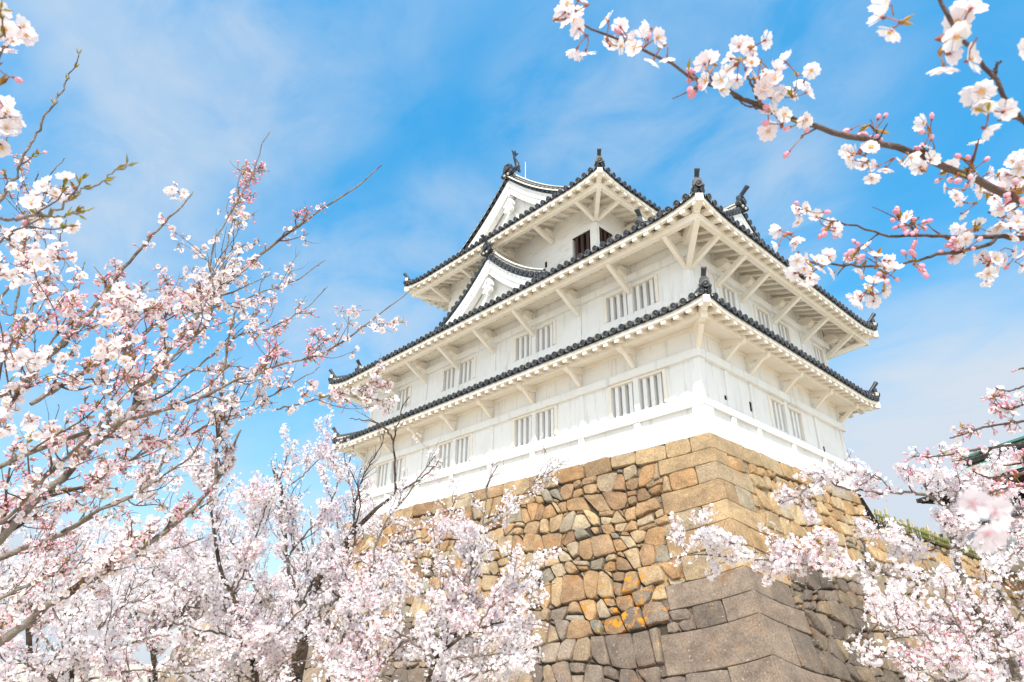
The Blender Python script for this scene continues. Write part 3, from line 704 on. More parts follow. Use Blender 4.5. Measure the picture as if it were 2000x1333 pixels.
def gable(c, e, n, zf, U, zlow, recess=0.40, board=0.46, gz=None, gs=1.0, roof_depth=None):
    """c: plan point under the apex on the gable front; e: along the gable, n: outwards; zf(u): roof height"""
    c = np.array((*c, 0.), float); e = np.array((*e, 0.), float); n = np.array((*n, 0.), float)
    K = 40
    us = [U*i/K for i in range(K+1)]
    def pt(u, sg, off, out):
        """point on the rake, off metres below it square to the slope"""
        du = 0.01; sl = (zf(u+du)-zf(max(0, u-du)))/(du+min(u, du) if u < du else 2*du)
        nn = math.hypot(1, sl); a = -sl/nn; b = -1/nn      # downward normal in (u, z) for falling rake is (sl, -1)
        uu = u+(sl/nn)*off; zz = zf(u)-off/nn
        if uu < 0: zz = zf(0)-off*nn*0.999 if False else zz; uu = 0.0; zz = min(zz, zf(u)-off*nn)
        return c+e*(sg*uu)+n*out+UP*zz
    g = empty_part = None
    # tiles along the rake
    mb = MB()
    arc = [0]; 
    for i in range(K): arc.append(arc[-1]+math.hypot(us[i+1]-us[i], zf(us[i+1])-zf(us[i])))
    tot = arc[-1]; nt_ = int(tot/0.27)
    for sg in (-1, 1):
        for k in range(nt_+1):
            if k == 0 and sg == 1: continue
            L_ = min(tot, 0.02+k*0.27); u = float(np.interp(L_, arc, us))
            p = c+e*(sg*u)+UP*(zf(u)+0.015)+n*0.03
            disc_tile(mb, p, n*0.99-UP*0.12, 0.098, 0.34)
        # dark under-edge with a scalloped lip
        top = []; bot = []; tb = []; bb = []
        M_ = nt_*6
        for k in range(M_+1):
            L_ = tot*k/M_; u = float(np.interp(L_, arc, us)); q = abs(math.sin(math.pi*(L_-0.02)/0.27))
            top.append(pt(u, sg, 0.01, 0.0)); bot.append(pt(u, sg, 0.075+0.035*q, 0.0)); tb.append(pt(u, sg, -0.01, -0.5)); bb.append(pt(u, sg, 0.075+0.035*q, -0.12))
        mb.grid([bot, top], 0, True, flip=sg > 0); mb.grid([top, tb], 0, True, flip=sg > 0); mb.grid([bb, bot], 0, True, flip=sg > 0)
    gt = mb.build('rake_tiles', [M['tile'], M['tile_rim'], M['mortar']], turret)
    # barge boards: stepped plaster mouldings
    mb = MB()
    for sg in (-1, 1):
        for (a, b, oo, oi) in ((0.10, 0.17, -0.03, -0.20), (0.171, 0.30, -0.052, -0.25), (0.301, 0.33, -0.042, -0.25), (0.331, board, -0.072, -0.30), (board+0.001, board+0.04, -0.058, -0.30)):
            rows = []
            for u in us:
                fl = 1.0+0.22*(u/U)
                q = [pt(u, sg, a*fl, oo), pt(u, sg, b*fl, oo), pt(u, sg, b*fl, oi), pt(u, sg, a*fl, oi)]
                rows.append(q+[q[0]])
            mb.grid(rows, 0, False, flip=sg < 0)
            mb.poly(rows[-1][:4])
    bb_ = mb.build('bargeboard', [M['plaster']], turret)
    # pediment wall
    mb = MB()
    rows = []
    for i in range(-K, K+1):
        u = abs(us[abs(i)]); sg = -1 if i < 0 else 1
        zt = zf(u)-0.2
        rows.append([c+e*(sg*u)-n*recess+UP*min(zlow, zt-0.01), c+e*(sg*u)-n*recess+UP*zt])
    mb.grid(rows, 0, False)
    ped = mb.build('gable_wall', [M['plaster']], turret)
    # carved pendant under the apex
    if gz is not None:
        mb = MB(); k = gs; cc = c-n*0.10+UP*gz
        out_ = [(0, 0.42), (0.16, 0.30), (0.30, 0.10), (0.31, -0.02), (0.22, -0.06), (0.27, -0.16), (0.24, -0.30), (0.13, -0.33), (0.09, -0.28), (0.05, -0.42), (-0.05, -0.42), (-0.09, -0.28), (-0.13, -0.33), (-0.24, -0.30), (-0.27, -0.16), (-0.22, -0.06), (-0.31, -0.02), (-0.30, 0.10), (-0.16, 0.30)]
        plate(mb, cc, e, UP, n, [(a*k*0.85, b*k*0.85) for a, b in out_], 0.10)
        for (a, b, r) in ((0.15, -0.20, 0.085), (-0.15, -0.20, 0.085), (0.19, 0.04, 0.075), (-0.19, 0.04, 0.075), (0, -0.06, 0.06)):
            mb.lathe(cc+e*a*k+UP*b*k+n*0.05, n, [(r*k, 0), (r*k, 0.03), (r*0.7*k, 0.045), (r*0.55*k, 0.03), (r*0.3*k, 0.035), (0.005, 0.05)], 10, 0)
        mb.lathe(cc+UP*0.20*k+n*0.05, n, [(0.07*k, 0), (0.075*k, 0.05), (0.03*k, 0.07), (0.005, 0.075)], 6, 0)
        mb.build('gable_pendant', [M['plaster']], turret, 0.008)

def ridge_end(c, e, n, k=1.0, tube=False, name='ridge_end_tile'):
    """ogre-tile shaped end plate of a ridge, facing n"""
    c = np.array(c, float); e = np.array((*e, 0.), float); n = np.array((*n, 0.), float); mb = MB()
    o = [(-0.20, -0.12), (0.20, -0.12), (0.30, -0.06), (0.33, 0.04), (0.25, 0.10), (0.20, 0.20), (0.20, 0.34), (0.11, 0.46), (-0.11, 0.46), (-0.20, 0.34), (-0.20, 0.20), (-0.25, 0.10), (-0.33, 0.04), (-0.30, -0.06)]
    plate(mb, c, e, UP, n, [(a*k, b*k) for a, b in o], 0.14, 0)
    rim = [(a*k*0.93, b*k*0.93+0.008) for a, b in o[5:11]]
    for i in range(len(rim)-1):
        p = c+n*0.075+e*rim[i][0]+UP*rim[i][1]; q = c+n*0.075+e*rim[i+1][0]+UP*rim[i+1][1]; mb.beam(p, q, 0.035*k, 0.035*k, up=n, m=1)
    disc_tile(mb, c+n*0.14+UP*0.18*k, n, 0.12*k, 0.10)
    for q in (-1, 1):
        mb.lathe(c+n*0.07+e*0.24*k*q+UP*0.0, n, [(0.07*k, 0), (0.07*k, 0.03), (0.04*k, 0.045), (0.03*k, 0.03), (0.01, 0.04)], 10, ms=[0, 1, 1, 0, 1])
        mb.lathe(c+n*0.06+e*0.10*k*q+UP*-0.06*k, n, [(0.05*k, 0), (0.05*k, 0.05), (0.03*k, 0.06)], 8, 2)
    if tube:
        a = n*0.75+UP*0.66; a /= np.linalg.norm(a)
        mb.lathe(c-n*0.05+UP*0.40*k, a, [(0.075*k, 0), (0.078*k, 0.36*k), (0.088*k, 0.50*k), (0.088*k, 0.53*k), (0.064*k, 0.53*k), (0.06*k, 0.515*k), (0.01, 0.52*k)], 14, ms=[0, 0, 1, 1, 0, 0, 1])
    return mb.build(name, [M['tile'], M['tile_rim'], M['mortar']], turret)

def main_ridge(p0, p1, w, h, sag=0.0):
    p0 = np.array(p0, float); p1 = np.array(p1, float); d = p1-p0; L_ = np.linalg.norm(d); d /= L_
    sd = np.array((-d[1], d[0], 0)); sd /= np.linalg.norm(sd); mb = MB(); K = 16
    path = [p0+d*L_*i/K-UP*(sag*4*(i/K)*(1-i/K)) for i in range(K+1)]
    z = -0.08
    for i, (hh, ww, m) in enumerate(((0.34, 1.0, 2), (0.07, 1.10, 1), (0.28, 0.92, 2), (0.07, 1.03, 1), (0.24, 0.86, 2))):
        mb.sweep([p+UP*z for p in path], [(-w*ww/2, 0), (w*ww/2, 0), (w*ww/2, h*hh), (-w*ww/2, h*hh)], lambda i: (sd, UP), m=m); z += h*hh
    R = [[p+UP*(z)+sd*(0.10*math.cos(a))+UP*(0.10*math.sin(a)) for a in [math.pi*k/6 for k in range(7)]] for p in path]
    mb.grid(R, 1)
    return mb.build('main_ridge', [M['tile'], M['tile_rim'], M['mortar']], turret)

def slope_ridge(pts, w=0.2, h=0.2):
    """ridge running down a slope"""
    mb = MB(); P = [np.array(p, float) for p in pts]; d = P[-1]-P[0]; d[2] = 0; d /= np.linalg.norm(d); sd = np.array((-d[1], d[0], 0))
    mb.sweep(P, [(-w/2, -0.08), (w/2, -0.08), (w/2, h*0.6), (-w/2, h*0.6)], lambda i: (sd, UP), m=2)
    mb.sweep([p+UP*h*0.6 for p in P], [(-w*0.6, 0), (w*0.6, 0), (w*0.6, 0.04), (-w*0.6, 0.04)], lambda i: (sd, UP), m=1)
    mb.grid([[p+UP*(h*0.6+0.035)+sd*(0.085*math.cos(a))+UP*(0.085*math.sin(a)) for a in [math.pi*k/6 for k in range(7)]] for p in P], 2)
    return mb.build('slope_ridge', [M['tile'], M['tile_rim'], M['mortar']], turret)

# third roof: gables front and back, ridge along y
xc3 = (X3A+X3B)/2; yg3 = Y3A-o3+g3; zr3 = z3+hf3(full3)
zf3 = lambda u: z3+hf3(max(0.0, full3-u))
gable((xc3, yg3), (1, 0), (0, -1), zf3, 3.55, z3+0.25, recess=0.38, board=0.50, gz=zr3-1.42, gs=1.05)
gable((xc3, Y3B+o3-g3), (-1, 0), (0, 1), zf3, 3.55, z3+0.25, recess=0.38, board=0.50)
main_ridge((xc3, yg3+0.05, zr3), (xc3, Y3B+o3-g3-0.05, zr3), 0.34, 0.34, 0.30)
ridge_end((xc3, yg3-0.02, zr3+0.10), (1, 0), (0, -1), 1.05)
ridge_end((xc3, Y3B+o3-g3+0.02, zr3+0.10), (-1, 0), (0, 1), 1.05)
for sg in (-1, 1):
    for yy in (yg3+0.26, Y3B+o3-g3-0.26):
        slope_ridge([(xc3+sg*u, yy, zf3(u)+0.04) for u in np.linspace(0.25, 4.3, 12)], 0.22, 0.34)
def fish(c, dirn):
    """roof fish: head down on the ridge, tail thrown up"""
    mb = MB(); c = np.array(c, float); d = np.array(dirn, float); s_ = np.cross(d, UP)
    sp = [(-0.18, 0.02, 0.13, 0.15), (-0.10, 0.10, 0.17, 0.18), (0.02, 0.20, 0.16, 0.16), (0.12, 0.34, 0.13, 0.13), (0.13, 0.50, 0.10, 0.10), (0.06, 0.64, 0.075, 0.08), (-0.02, 0.76, 0.05, 0.06), (-0.06, 0.86, 0.03, 0.05)]
    R = []
    for (a, z, w, t) in sp: R.append([c+d*(a+t*math.cos(th)*0.8)+UP*(z+t*math.sin(th)*0.35)+s_*(w*math.sin(th)) for th in [2*math.pi*k/10 for k in range(11)]])
    mb.grid(R, 0, True)
    mb.poly(R[0][:-1]); 
    def fin(o, th=0.03): plate(mb, c, d, UP, s_, o, th, 0)
    fin([(-0.06, 0.80), (0.02, 0.84), (0.14, 1.02), (0.20, 1.14), (0.06, 1.08), (0.0, 1.20), (-0.06, 1.06), (-0.18, 1.10), (-0.12, 0.92)])
    fin([(0.12, 0.18), (0.24, 0.30), (0.33, 0.28), (0.27, 0.44), (0.33, 0.52), (0.22, 0.56), (0.26, 0.68), (0.12, 0.66), (0.16, 0.40)])
    fin([(-0.2, 0.18), (-0.28, 0.26), (-0.22, 0.34), (-0.12, 0.30), (-0.1, 0.2)])
    plate(mb, c+s_*0.15, d, UP, s_, [(-0.05, 0.1), (0.12, 0.16), (0.2, 0.06), (0.1, 0.0)], 0.03); plate(mb, c-s_*0.15, d, UP, s_, [(-0.05, 0.1), (0.12, 0.16), (0.2, 0.06), (0.1, 0.0)], 0.03)
    mb.lathe(c-d*0.16+UP*0.06, -d, [(0.12, 0), (0.10, 0.08), (0.05, 0.12)], 8, 0)
    mb.build('roof_fish', [M['tile']], turret)
fish((xc3, yg3+0.35, zr3+0.40), (0, 1, 0)); fish((xc3, Y3B+o3-g3-0.35, zr3+0.40), (0, -1, 0))
mb = MB(); mb.lathe((xc3+0.05, yg3+0.92, zr3+0.30), (0, 0, 1), [(0.035, 0), (0.035, 0.12), (0.017, 0.13), (0.015, 0.95), (0.003, 1.0)], 8, 0); mb.build('lightning_rod', [M['metal']], turret)

# second roof: gables at both ends, ridge along x
yc2 = W1/2; zr2 = z2+hf2(full2); xg2 = o2-g2
zf2 = lambda u: z2+hf2(max(0.0, full2-u))
gable((xg2, yc2), (0, 1), (1, 0), zf2, 3.3, z2+0.6, board=0.46, gz=zr2-1.3)
gable((-L1-xg2, yc2), (0, -1), (-1, 0), zf2, 3.3, z2+0.6, board=0.46)
main_ridge((xg2-0.05, yc2, zr2), (X3B, yc2, zr2), 0.32, 0.36); main_ridge((-L1-xg2+0.05, yc2, zr2), (X3A, yc2, zr2), 0.32, 0.36)
ridge_end((xg2+0.02, yc2, zr2+0.10), (0, 1), (1, 0), 0.95, tube=True); ridge_end((-L1-xg2-0.02, yc2, zr2+0.10), (0, -1), (-1, 0), 0.95, tube=True)
for xx in (xg2-0.42, -L1-xg2+0.42):
    for sg in (-1, 1):
        us_ = np.linspace(0.25, full2-0.30, 12)
        slope_ridge([(xx, yc2+sg*u, zf2(u)+0.04) for u in us_], 0.22, 0.2)
        hip_ridge(None, None, [(xx, yc2+sg*u, zf2(u)+0.06) for u in np.linspace(full2-0.28, full2-0.75, 4)], size=1.0)

# dormer gable on the front slope of the second roof
xcd, ycd, zrd = -7.88, -0.50, 8.56
hfd = lambda u: 1.06*u-0.115*u*u
zfd = lambda u: zrd-hfd(min(u, 4.2))
gable((xcd, ycd), (1, 0), (0, -1), zfd, 3.05, z2+0.40, recess=0.36, board=0.48, gz=zrd-1.32, gs=1.0)
dorm = MB(); nrow = int((Y3A-ycd)/0.275)
for sg in (-1, 1):
    cols = []
    for i in range(2*nrow+1):
        y = ycd+0.02+(Y3A-ycd-0.02)*i/(2*nrow); cols.append([(xcd+sg*u, y, zfd(u)+(0.0 if i % 2 else -0.05)) for u in np.linspace(0, 3.3, 12)])
    dorm.grid(cols, 0, True)
    for i in range(nrow):
        y = ycd+0.22+0.275*i
        cap_row(dorm, [np.array((xcd+sg*u, y, zfd(u)-0.01)) for u in np.linspace(0.1, 3.3, 14)], np.array((0, 1., 0)))
        cap_row(dorm, [np.array((xcd+sg*u, y, zfd(u)-0.05)) for u in np.linspace(0.1, 3.3, 14)], np.array((0, 1., 0)), 0.098, 2)
dorm.build('tiled_roof', [M['tile'], M['tile_rim'], M['mortar']], turret)
main_ridge((xcd, ycd+0.03, zrd), (xcd, Y3A, zrd), 0.30, 0.32); ridge_end((xcd, ycd-0.02, zrd+0.10), (1, 0), (0, -1), 0.85, tube=True)
for sg in (-1, 1): slope_ridge([(xcd+sg*u, ycd+0.25, zfd(u)+0.04) for u in np.linspace(0.2, 2.7, 10)], 0.2, 0.3)

# ------------------------------------------------------------------ ground
mb = MB(); GZ = -6.8
K = 24
def gz_(x, y): return GZ+0.10*math.sin(x*0.31+y*0.17)+0.06*math.sin(x*0.9-y*0.7)
xs = [-600, -200, -80]+list(np.linspace(-40, 40, 41))+[80, 200, 600]
mb.grid([[(x, y, gz_(x, y)) for y in xs] for x in xs], 0, True)
g_ = mb.build('ground', [M['ground']]); g_['kind'] = 'structure'

# ------------------------------------------------------------------ stone base: fitted stones, long and short blocks at the corner
ZP = [0.0, -0.45, -0.8, -1.3, -1.83, -2.5, -3.3, -3.76, -4.17, -4.85, -5.4, -6.2, -7.2]
DP = [0.135, 0.25, 0.33, 0.50, 0.70, 0.93, 1.23, 1.44, 1.62, 1.90, 2.16, 2.58, 3.15]
def dz(z): return float(np.interp(-z, [-a for a in ZP], DP))
LOW = -0.92       # top of the lower rampart beyond the tower
def bed(s, z):
    """the beds fall away from the corner, more so lower down"""
    return z-0.28*(1-math.exp(min(0.0, z)/3.0))*2.6*(1-math.exp(-max(0.0, s)/2.2))
def P_front(s, z, h): z = bed(s, z); d = dz(z); return (d-s, -d-h*0.93, z+h*0.36)
def P_right(s, z, h): z = bed(s, z); d = dz(z); return (d+h*0.93, -d+s, z+h*0.36)

def clip(poly, a, b, c):
    """keep a*x+b*y<=c"""
    o = []
    for i in range(len(poly)):
        p, q = poly[i], poly[(i+1) % len(poly)]
        dp, dq = a*p[0]+b*p[1]-c, a*q[0]+b*q[1]-c
        if dp <= 0: o.append(p)
        if (dp < 0 < dq) or (dq < 0 < dp):
            t = dp/(dp-dq); o.append((p[0]+(q[0]-p[0])*t, p[1]+(q[1]-p[1])*t))
    return o

CZ = [0, -0.42, -0.78, -1.24, -1.76, -2.22, -2.72, -3.26, -3.74, -4.17, -4.88, -5.55, -6.2, -7.0]
rs = random.Random(11)
CLEN_F = [0.55, 1.55, 0.55, 1.62, 0.62, 1.70, 0.75, 1.95, 0.70, 2.3, 0.95, 2.2, 1.0]
CLEN_R = [1.55, 0.62, 1.50, 0.55, 1.45, 0.60, 1.70, 0.72, 1.85, 0.9, 2.3, 1.0, 2.3]

def split_curve(poly, n):
    return poly

class Stones:
    def __init__(s): s.V = []; s.F = []; s.col = []; s.li = []; s.we = []
    def add(s, poly, PF, colour, lich, weath, gap, h, rough, rr):
        c = np.mean(np.array(poly), 0); 
        # resample edges
        pts = []
        n = len(poly)
        for i in range(n):
            a = np.array(poly[i]); b = np.array(poly[(i+1) % n]); L_ = np.linalg.norm(b-a); k = max(1, int(L_/0.14))
            for j in range(k): pts.append(a+(b-a)*j/k)
        pts = np.array(pts); m = len(pts)
        if m < 3: return
        jit = np.array([[rr.gauss(0, rough), rr.gauss(0, rough)] for _ in range(m)])
        v = pts-c; r = np.linalg.norm(v, axis=1, keepdims=True)+1e-6
        sh = lambda q: c+v*np.maximum(0.25, (1-q/r))
        # round the corners a bit: average with neighbours
        base = sh(gap)+jit
        base = base*0.72+0.14*(np.roll(base, 1, 0)+np.roll(base, -1, 0)) if rough > 0 else base
        rings = [(base, -0.10), (base, h*0.15), (c+(base-c)*(1-0.012/np.maximum(0.08, r)), h*0.8), (c+(base-c)*(1-0.045/np.maximum(0.12, r)), h)]
        tilt = (rr.gauss(0, 0.05), rr.gauss(0, 0.05)) if rough > 0 else (0, 0)
        b0 = len(s.V)
        for k, (rg, hh) in enumerate(rings):
            for p in rg:
                hq = hh+((p[0]-c[0])*tilt[0]+(p[1]-c[1])*tilt[1])*(1 if k > 0 else 0)+(rr.gauss(0, rough*0.5) if k > 1 else 0)
                s.V.append(PF(p[0], p[1], hq))
        s.V.append(PF(c[0], c[1], h+(0.02 if rough > 0 else 0.0)))
        flip = PF is P_front
        for k in range(3):
            for i in range(m):
                j = (i+1) % m
                f = (b0+k*m+i, b0+k*m+j, b0+(k+1)*m+j, b0+(k+1)*m+i); s.F.append(f[::-1] if flip else f)
        for i in range(m):
            j = (i+1) % m; f = (b0+3*m+i, b0+3*m+j, b0+4*m); s.F.append(f[::-1] if flip else f)
        nn = len(s.V)-b0; s.col += [colour]*nn; s.li += [lich]*nn; s.we += [weath]*nn

def stone_colour(s, z, rr, front):
    zb = -3.35-0.06*min(s, 3.2)+0.22*math.sin(s*1.3) if front else -3.3+0.2*min(s, 7)+0.2*math.sin(s*1.1)
    zb = -3.3 if s < 0.15 else zb+rr.uniform(-0.34, 0.34)
    low = z < zb
    if low:
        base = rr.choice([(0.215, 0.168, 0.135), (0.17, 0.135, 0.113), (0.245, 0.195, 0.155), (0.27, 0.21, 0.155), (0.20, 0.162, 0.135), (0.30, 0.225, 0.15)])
    else:
        base = rr.choice([(0.45, 0.33, 0.195), (0.41, 0.275, 0.15), (0.36, 0.225, 0.12), (0.43, 0.255, 0.115), (0.49, 0.39, 0.265), (0.40, 0.265, 0.145), (0.31, 0.19, 0.105), (0.49, 0.345, 0.19), (0.36, 0.30, 0.225), (0.29, 0.265, 0.215), (0.45, 0.32, 0.175), (0.40, 0.25, 0.125), (0.46, 0.34, 0.205), (0.42, 0.33, 0.225), (0.36, 0.24, 0.14)] if front else
                         [(0.50, 0.34, 0.175), (0.47, 0.295, 0.135), (0.51, 0.385, 0.23), (0.44, 0.28, 0.135), (0.49, 0.36, 0.20), (0.36, 0.30, 0.22)])
    k = rr.uniform(0.85, 1.12); col = tuple(min(1, c*k) for c in base)
    li = 0.0
    if front: li = max(0, 1-abs(z-(zb+0.15))/0.75)*max(0, 1-abs(s-2.9)/2.3)
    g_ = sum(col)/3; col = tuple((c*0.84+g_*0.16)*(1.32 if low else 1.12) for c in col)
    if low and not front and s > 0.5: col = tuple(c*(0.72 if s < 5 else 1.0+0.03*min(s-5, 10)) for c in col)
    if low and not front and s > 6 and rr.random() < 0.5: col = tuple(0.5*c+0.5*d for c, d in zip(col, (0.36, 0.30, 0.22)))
    return col, li, (1.0 if low else 0.12)

def lay(PF, front, smax, ztop_fn, seed, skip_s=None):
    rr = random.Random(seed); S = Stones()
    CL = CLEN_F if front else CLEN_R
    blocks = []
    for k in range(len(CZ)-1):
        z1_, z0_ = CZ[k], CZ[k+1]; x = 0.0; ln = CL[k]
        # block at the corner, plus a squared neighbour where it is short
        items = [(0.0, ln)]
        if ln < 1.2: items.append((ln, ln+rr.uniform(0.65, 0.95)))
        if k == 0:
            x = items[-1][1]
            while x < min(smax, 17.5 if front else 8.4): w = rr.uniform(0.55, 1.25); items.append((x, x+w)); x += w
        for (a, b) in items:
            zz0 = z0_ if b < 3 else z0_+rr.uniform(-0.04, 0.10)
            blocks.append((a, b, zz0, z1_))
            zt = min(z1_, ztop_fn((a+b)/2))
            if zt-zz0 < 0.1: continue
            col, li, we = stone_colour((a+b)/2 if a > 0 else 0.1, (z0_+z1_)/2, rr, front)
            if a == 0.0:
                q = random.Random(500+k); col = stone_colour(0.1, (z0_+z1_)/2, q, True)[0]     # both faces of a corner block share their stone
                if we > 0.5: kk = q.uniform(0.9, 1.12); col = tuple(c*kk for c in (0.285, 0.228, 0.188))
                else: col = tuple(0.5*c+0.5*d for c, d in zip(col, (0.50, 0.37, 0.23)))
            e = 0.004 if a == 0.0 else 0.0
            nseg = max(2, int((b-a)/0.2)); 
            P = [(a, zz0), (b, zz0), (b, zt), (a, zt)]
            S.add(P, PF, col, li, we, 0.010 if a > 0 else 0.006, 0.022, 0.004 if a > 0 else 0.0, rr)
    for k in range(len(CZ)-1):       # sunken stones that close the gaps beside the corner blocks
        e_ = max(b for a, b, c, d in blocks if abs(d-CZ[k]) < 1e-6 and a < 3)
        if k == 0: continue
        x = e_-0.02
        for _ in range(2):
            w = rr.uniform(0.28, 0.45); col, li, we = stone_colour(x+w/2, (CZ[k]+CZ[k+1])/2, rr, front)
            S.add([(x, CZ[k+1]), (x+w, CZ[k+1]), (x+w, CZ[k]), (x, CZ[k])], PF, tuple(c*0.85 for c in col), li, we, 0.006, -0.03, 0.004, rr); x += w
    # rubble between: wavering courses of roughly squared stones with knocked-off corners and small chips
    ph = [rr.uniform(0, 6) for _ in range(6)]
    def wav(x, r): return 0.085*math.sin(x*0.9+ph[r % 6]+r*1.7)+0.055*math.sin(x*2.3+r*2.9+ph[(r+2) % 6])
    zs = [-0.36]
    while zs[-1] > -7.1: zs.append(zs[-1]-rr.uniform(0.32, 0.52)*(1.0+0.10*max(0, min(1, (-zs[-1]-3)/2))))
    cells = []
    for r in range(len(zs)-1):
        h0 = zs[r]-zs[r+1]; big = 1.0+0.15*max(0, min(1, (-zs[r]-3)/2)); x = rr.uniform(-0.4, 0.0)
        sl = rr.uniform(-0.12, 0.12)
        while x < smax+0.5:
            w = rr.uniform(0.27, 0.48)*big if rr.random() < 0.62 else rr.uniform(0.48, 0.74)*big
            sl2 = rr.uniform(-0.14, 0.14)
            tl = (x+sl, zs[r]+wav(x+sl, r)); tr = (x+w+sl2, zs[r]+wav(x+w+sl2, r)); bl_ = (x-sl, zs[r+1]+wav(x-sl, r+1)); br_ = (x+w-sl2, zs[r+1]+wav(x+w-sl2, r+1))
            tm = (x+w/2, (tl[1]+tr[1])/2+rr.uniform(-0.035, 0.05)); bm = (x+w/2, (bl_[1]+br_[1])/2-rr.uniform(-0.035, 0.05))
            q = rr.random()
            if q < 0.16 and w < 0.6:        # two flat stones, one on the other
                f = rr.uniform(0.35, 0.62); ml = (x+sl*(1-2*f), tl[1]+(bl_[1]-tl[1])*f+rr.uniform(-.05, .05)); mr = (x+w+sl2*(1-2*f), tr[1]+(br_[1]-tr[1])*f+rr.uniform(-.05, .05))
                cells += [[bl_, bm, br_, mr, ml], [ml, mr, tr, tm, tl]]
            else:
                P = [bl_, bm, br_, tr, tm, tl]; c = ((tl[0]+br_[0])/2, (tl[1]+br_[1])/2)
                for k in range(rr.choice((0, 1, 1, 2))):      # knock a corner off and fill it with a chip
                    cx, cz_ = rr.choice([bl_, br_, tr, tl]); vx, vz = cx-c[0], cz_-c[1]; n_ = math.hypot(vx, vz); vx, vz = vx/n_, vz/n_
                    lim = vx*cx+vz*cz_-rr.uniform(0.05, 0.13); full = P; P = clip(P, vx, vz, lim)
                    chip = clip(full, -vx, -vz, -lim-0.012)
                    if len(chip) >= 3 and rr.random() < 0.8: cells.append(chip)
                cells.append(P)
            x += w; sl = sl2
    for poly in cells:
        if len(poly) < 3: continue
        p = tuple(np.mean(np.array(poly), 0))
        if p[0] < 0.3 or p[0] > smax or p[1] > ztop_fn(p[0])-0.05: continue
        for (a, b, c, d) in blocks:
            if len(poly) < 3: break
            xs_ = [q[0] for q in poly]; zs_ = [q[1] for q in poly]
            if max(xs_) < a or min(xs_) > b or max(zs_) < c or min(zs_) > d: continue
            opts = [clip(poly, *q) for q in ((-1, 0, -b), (0, -1, -d), (0, 1, c))+(((1, 0, a),) if a > 0 else ())]
            area = lambda P: 0.5*abs(sum(P[k][0]*P[(k+1) % len(P)][1]-P[(k+1) % len(P)][0]*P[k][1] for k in range(len(P)))) if len(P) > 2 else 0
            poly = max(opts, key=area)
        if len(poly) >= 3: poly = clip(poly, 0, 1, ztop_fn(p[0]))
        if len(poly) >= 3: poly = clip(poly, 1, 0, smax)
        if len(poly) < 3: continue
        ar = 0.5*abs(sum(poly[k][0]*poly[(k+1) % len(poly)][1]-poly[(k+1) % len(poly)][0]*poly[k][1] for k in range(len(poly))))
        if ar < 0.0015: continue
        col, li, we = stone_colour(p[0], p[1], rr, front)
        sm_ = ar < 0.02
        S.add(poly, PF, col, li, we, 0.004 if sm_ else rr.uniform(0.009, 0.021), rr.uniform(-0.03, 0.01) if sm_ else rr.uniform(0.0, 0.075), 0.004 if sm_ else 0.011, rr)
    return S

base = empty('stone_base', (-7, 3, GZ), 'battered dry stone base of golden and grey blocks carrying the white turret', 'stone base')
SMAXF = 30.0; SMAXR = 34.0
top_f = lambda s: 0.0 if s < L1+0.35 else -2.6
top_r = lambda s: 0.0 if s < W1+0.28 else LOW+0.17
def emit(S, name, parent):
    n3 = np.array([f for f in S.F if len(f) == 3], np.int32); n4 = np.array([f for f in S.F if len(f) == 4], np.int32)
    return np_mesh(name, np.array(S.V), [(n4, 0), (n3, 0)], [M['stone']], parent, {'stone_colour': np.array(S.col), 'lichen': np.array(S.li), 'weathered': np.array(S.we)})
emit(lay(P_front, True, SMAXF, top_f, 3), 'stone_face', base)
emit(lay(P_right, False, SMAXR, top_r, 8), 'stone_face', base)
mb = MB()      # packed core behind the joints, and the top of the base
zs_ = list(np.linspace(-0.03, -7.2, 22))
mb.grid([[P_front(s, z if s < L1+0.36 else min(z, -2.63), -0.055) for z in zs_] for s in list(np.linspace(0.0, L1+0.35, 26))+list(np.linspace(L1+0.37, SMAXF, 16))], 0, True)
mb.grid([[P_right(s, z if s < W1+0.3 else min(z, LOW+0.14), -0.055) for z in zs_] for s in list(np.linspace(0.0, W1+0.29, 14))+list(np.linspace(W1+0.31, SMAXR, 20))], 0, True)
mb.quad((0.12, -0.12, -0.012), (0.12, W1+0.15, -0.012), (-L1-0.2, W1+0.15, -0.012), (-L1-0.2, -0.12, -0.012))
mb.quad((-L1-0.2, -0.12, -0.02), (-L1-0.2, 9, -0.02), (-L1-1.2, 9, -2.65), (-L1-1.2, -0.9, -2.65)); mb.quad((-L1, -0.85, -2.63), (-L1, 30, -2.63), (-40, 30, -2.63), (-40, -0.85, -2.63))
mb.quad((0.47, W1, LOW-0.02), (0.47, SMAXR, LOW-0.02), (-15, SMAXR, LOW-0.02), (-15, W1, LOW-0.02))
mb.quad((0.14, W1+0.15, -0.012), (-L1, W1+0.15, -0.012), (-L1, W1+0.45, LOW-0.02), (0.4, W1+0.45, LOW-0.02))
mb.build('packed_core', [M['joint']], base)

# ------------------------------------------------------------------ bamboo fence on the lower rampart
fence = empty('bamboo_fence', (0.3, 15, LOW), 'low bamboo fence of pointed green and faded poles on the lower stone rampart', 'fence')
rf = random.Random(4); y = W1+0.42; k = 0
fx = 0.30
po = MB(); pal = MB()
while y < 32:
    old = rf.random() < 0.42; h = rf.uniform(0.44, 0.56)+(0.14 if k % 9 == 5 else 0); r = rf.uniform(0.026, 0.034)*(1.35 if k % 9 == 5 else 1)
    mb = MB(); mb.lathe((fx+rf.uniform(-.01, .01), y, LOW-0.02), (rf.uniform(-.04, .04), rf.uniform(-.04, .04), 1), [(r, 0), (r, h*0.3), (r*1.12, h*0.31), (r, h*0.32), (r, h*0.68), (r*1.12, h*0.69), (r, h*0.70), (r, h-0.04), (r*0.5, h)], 8, 0)
    if k < 96: mb.build('picket', [M['old_bamboo' if old else 'bamboo']], fence)
    y += rf.uniform(0.19, 0.25); k += 1
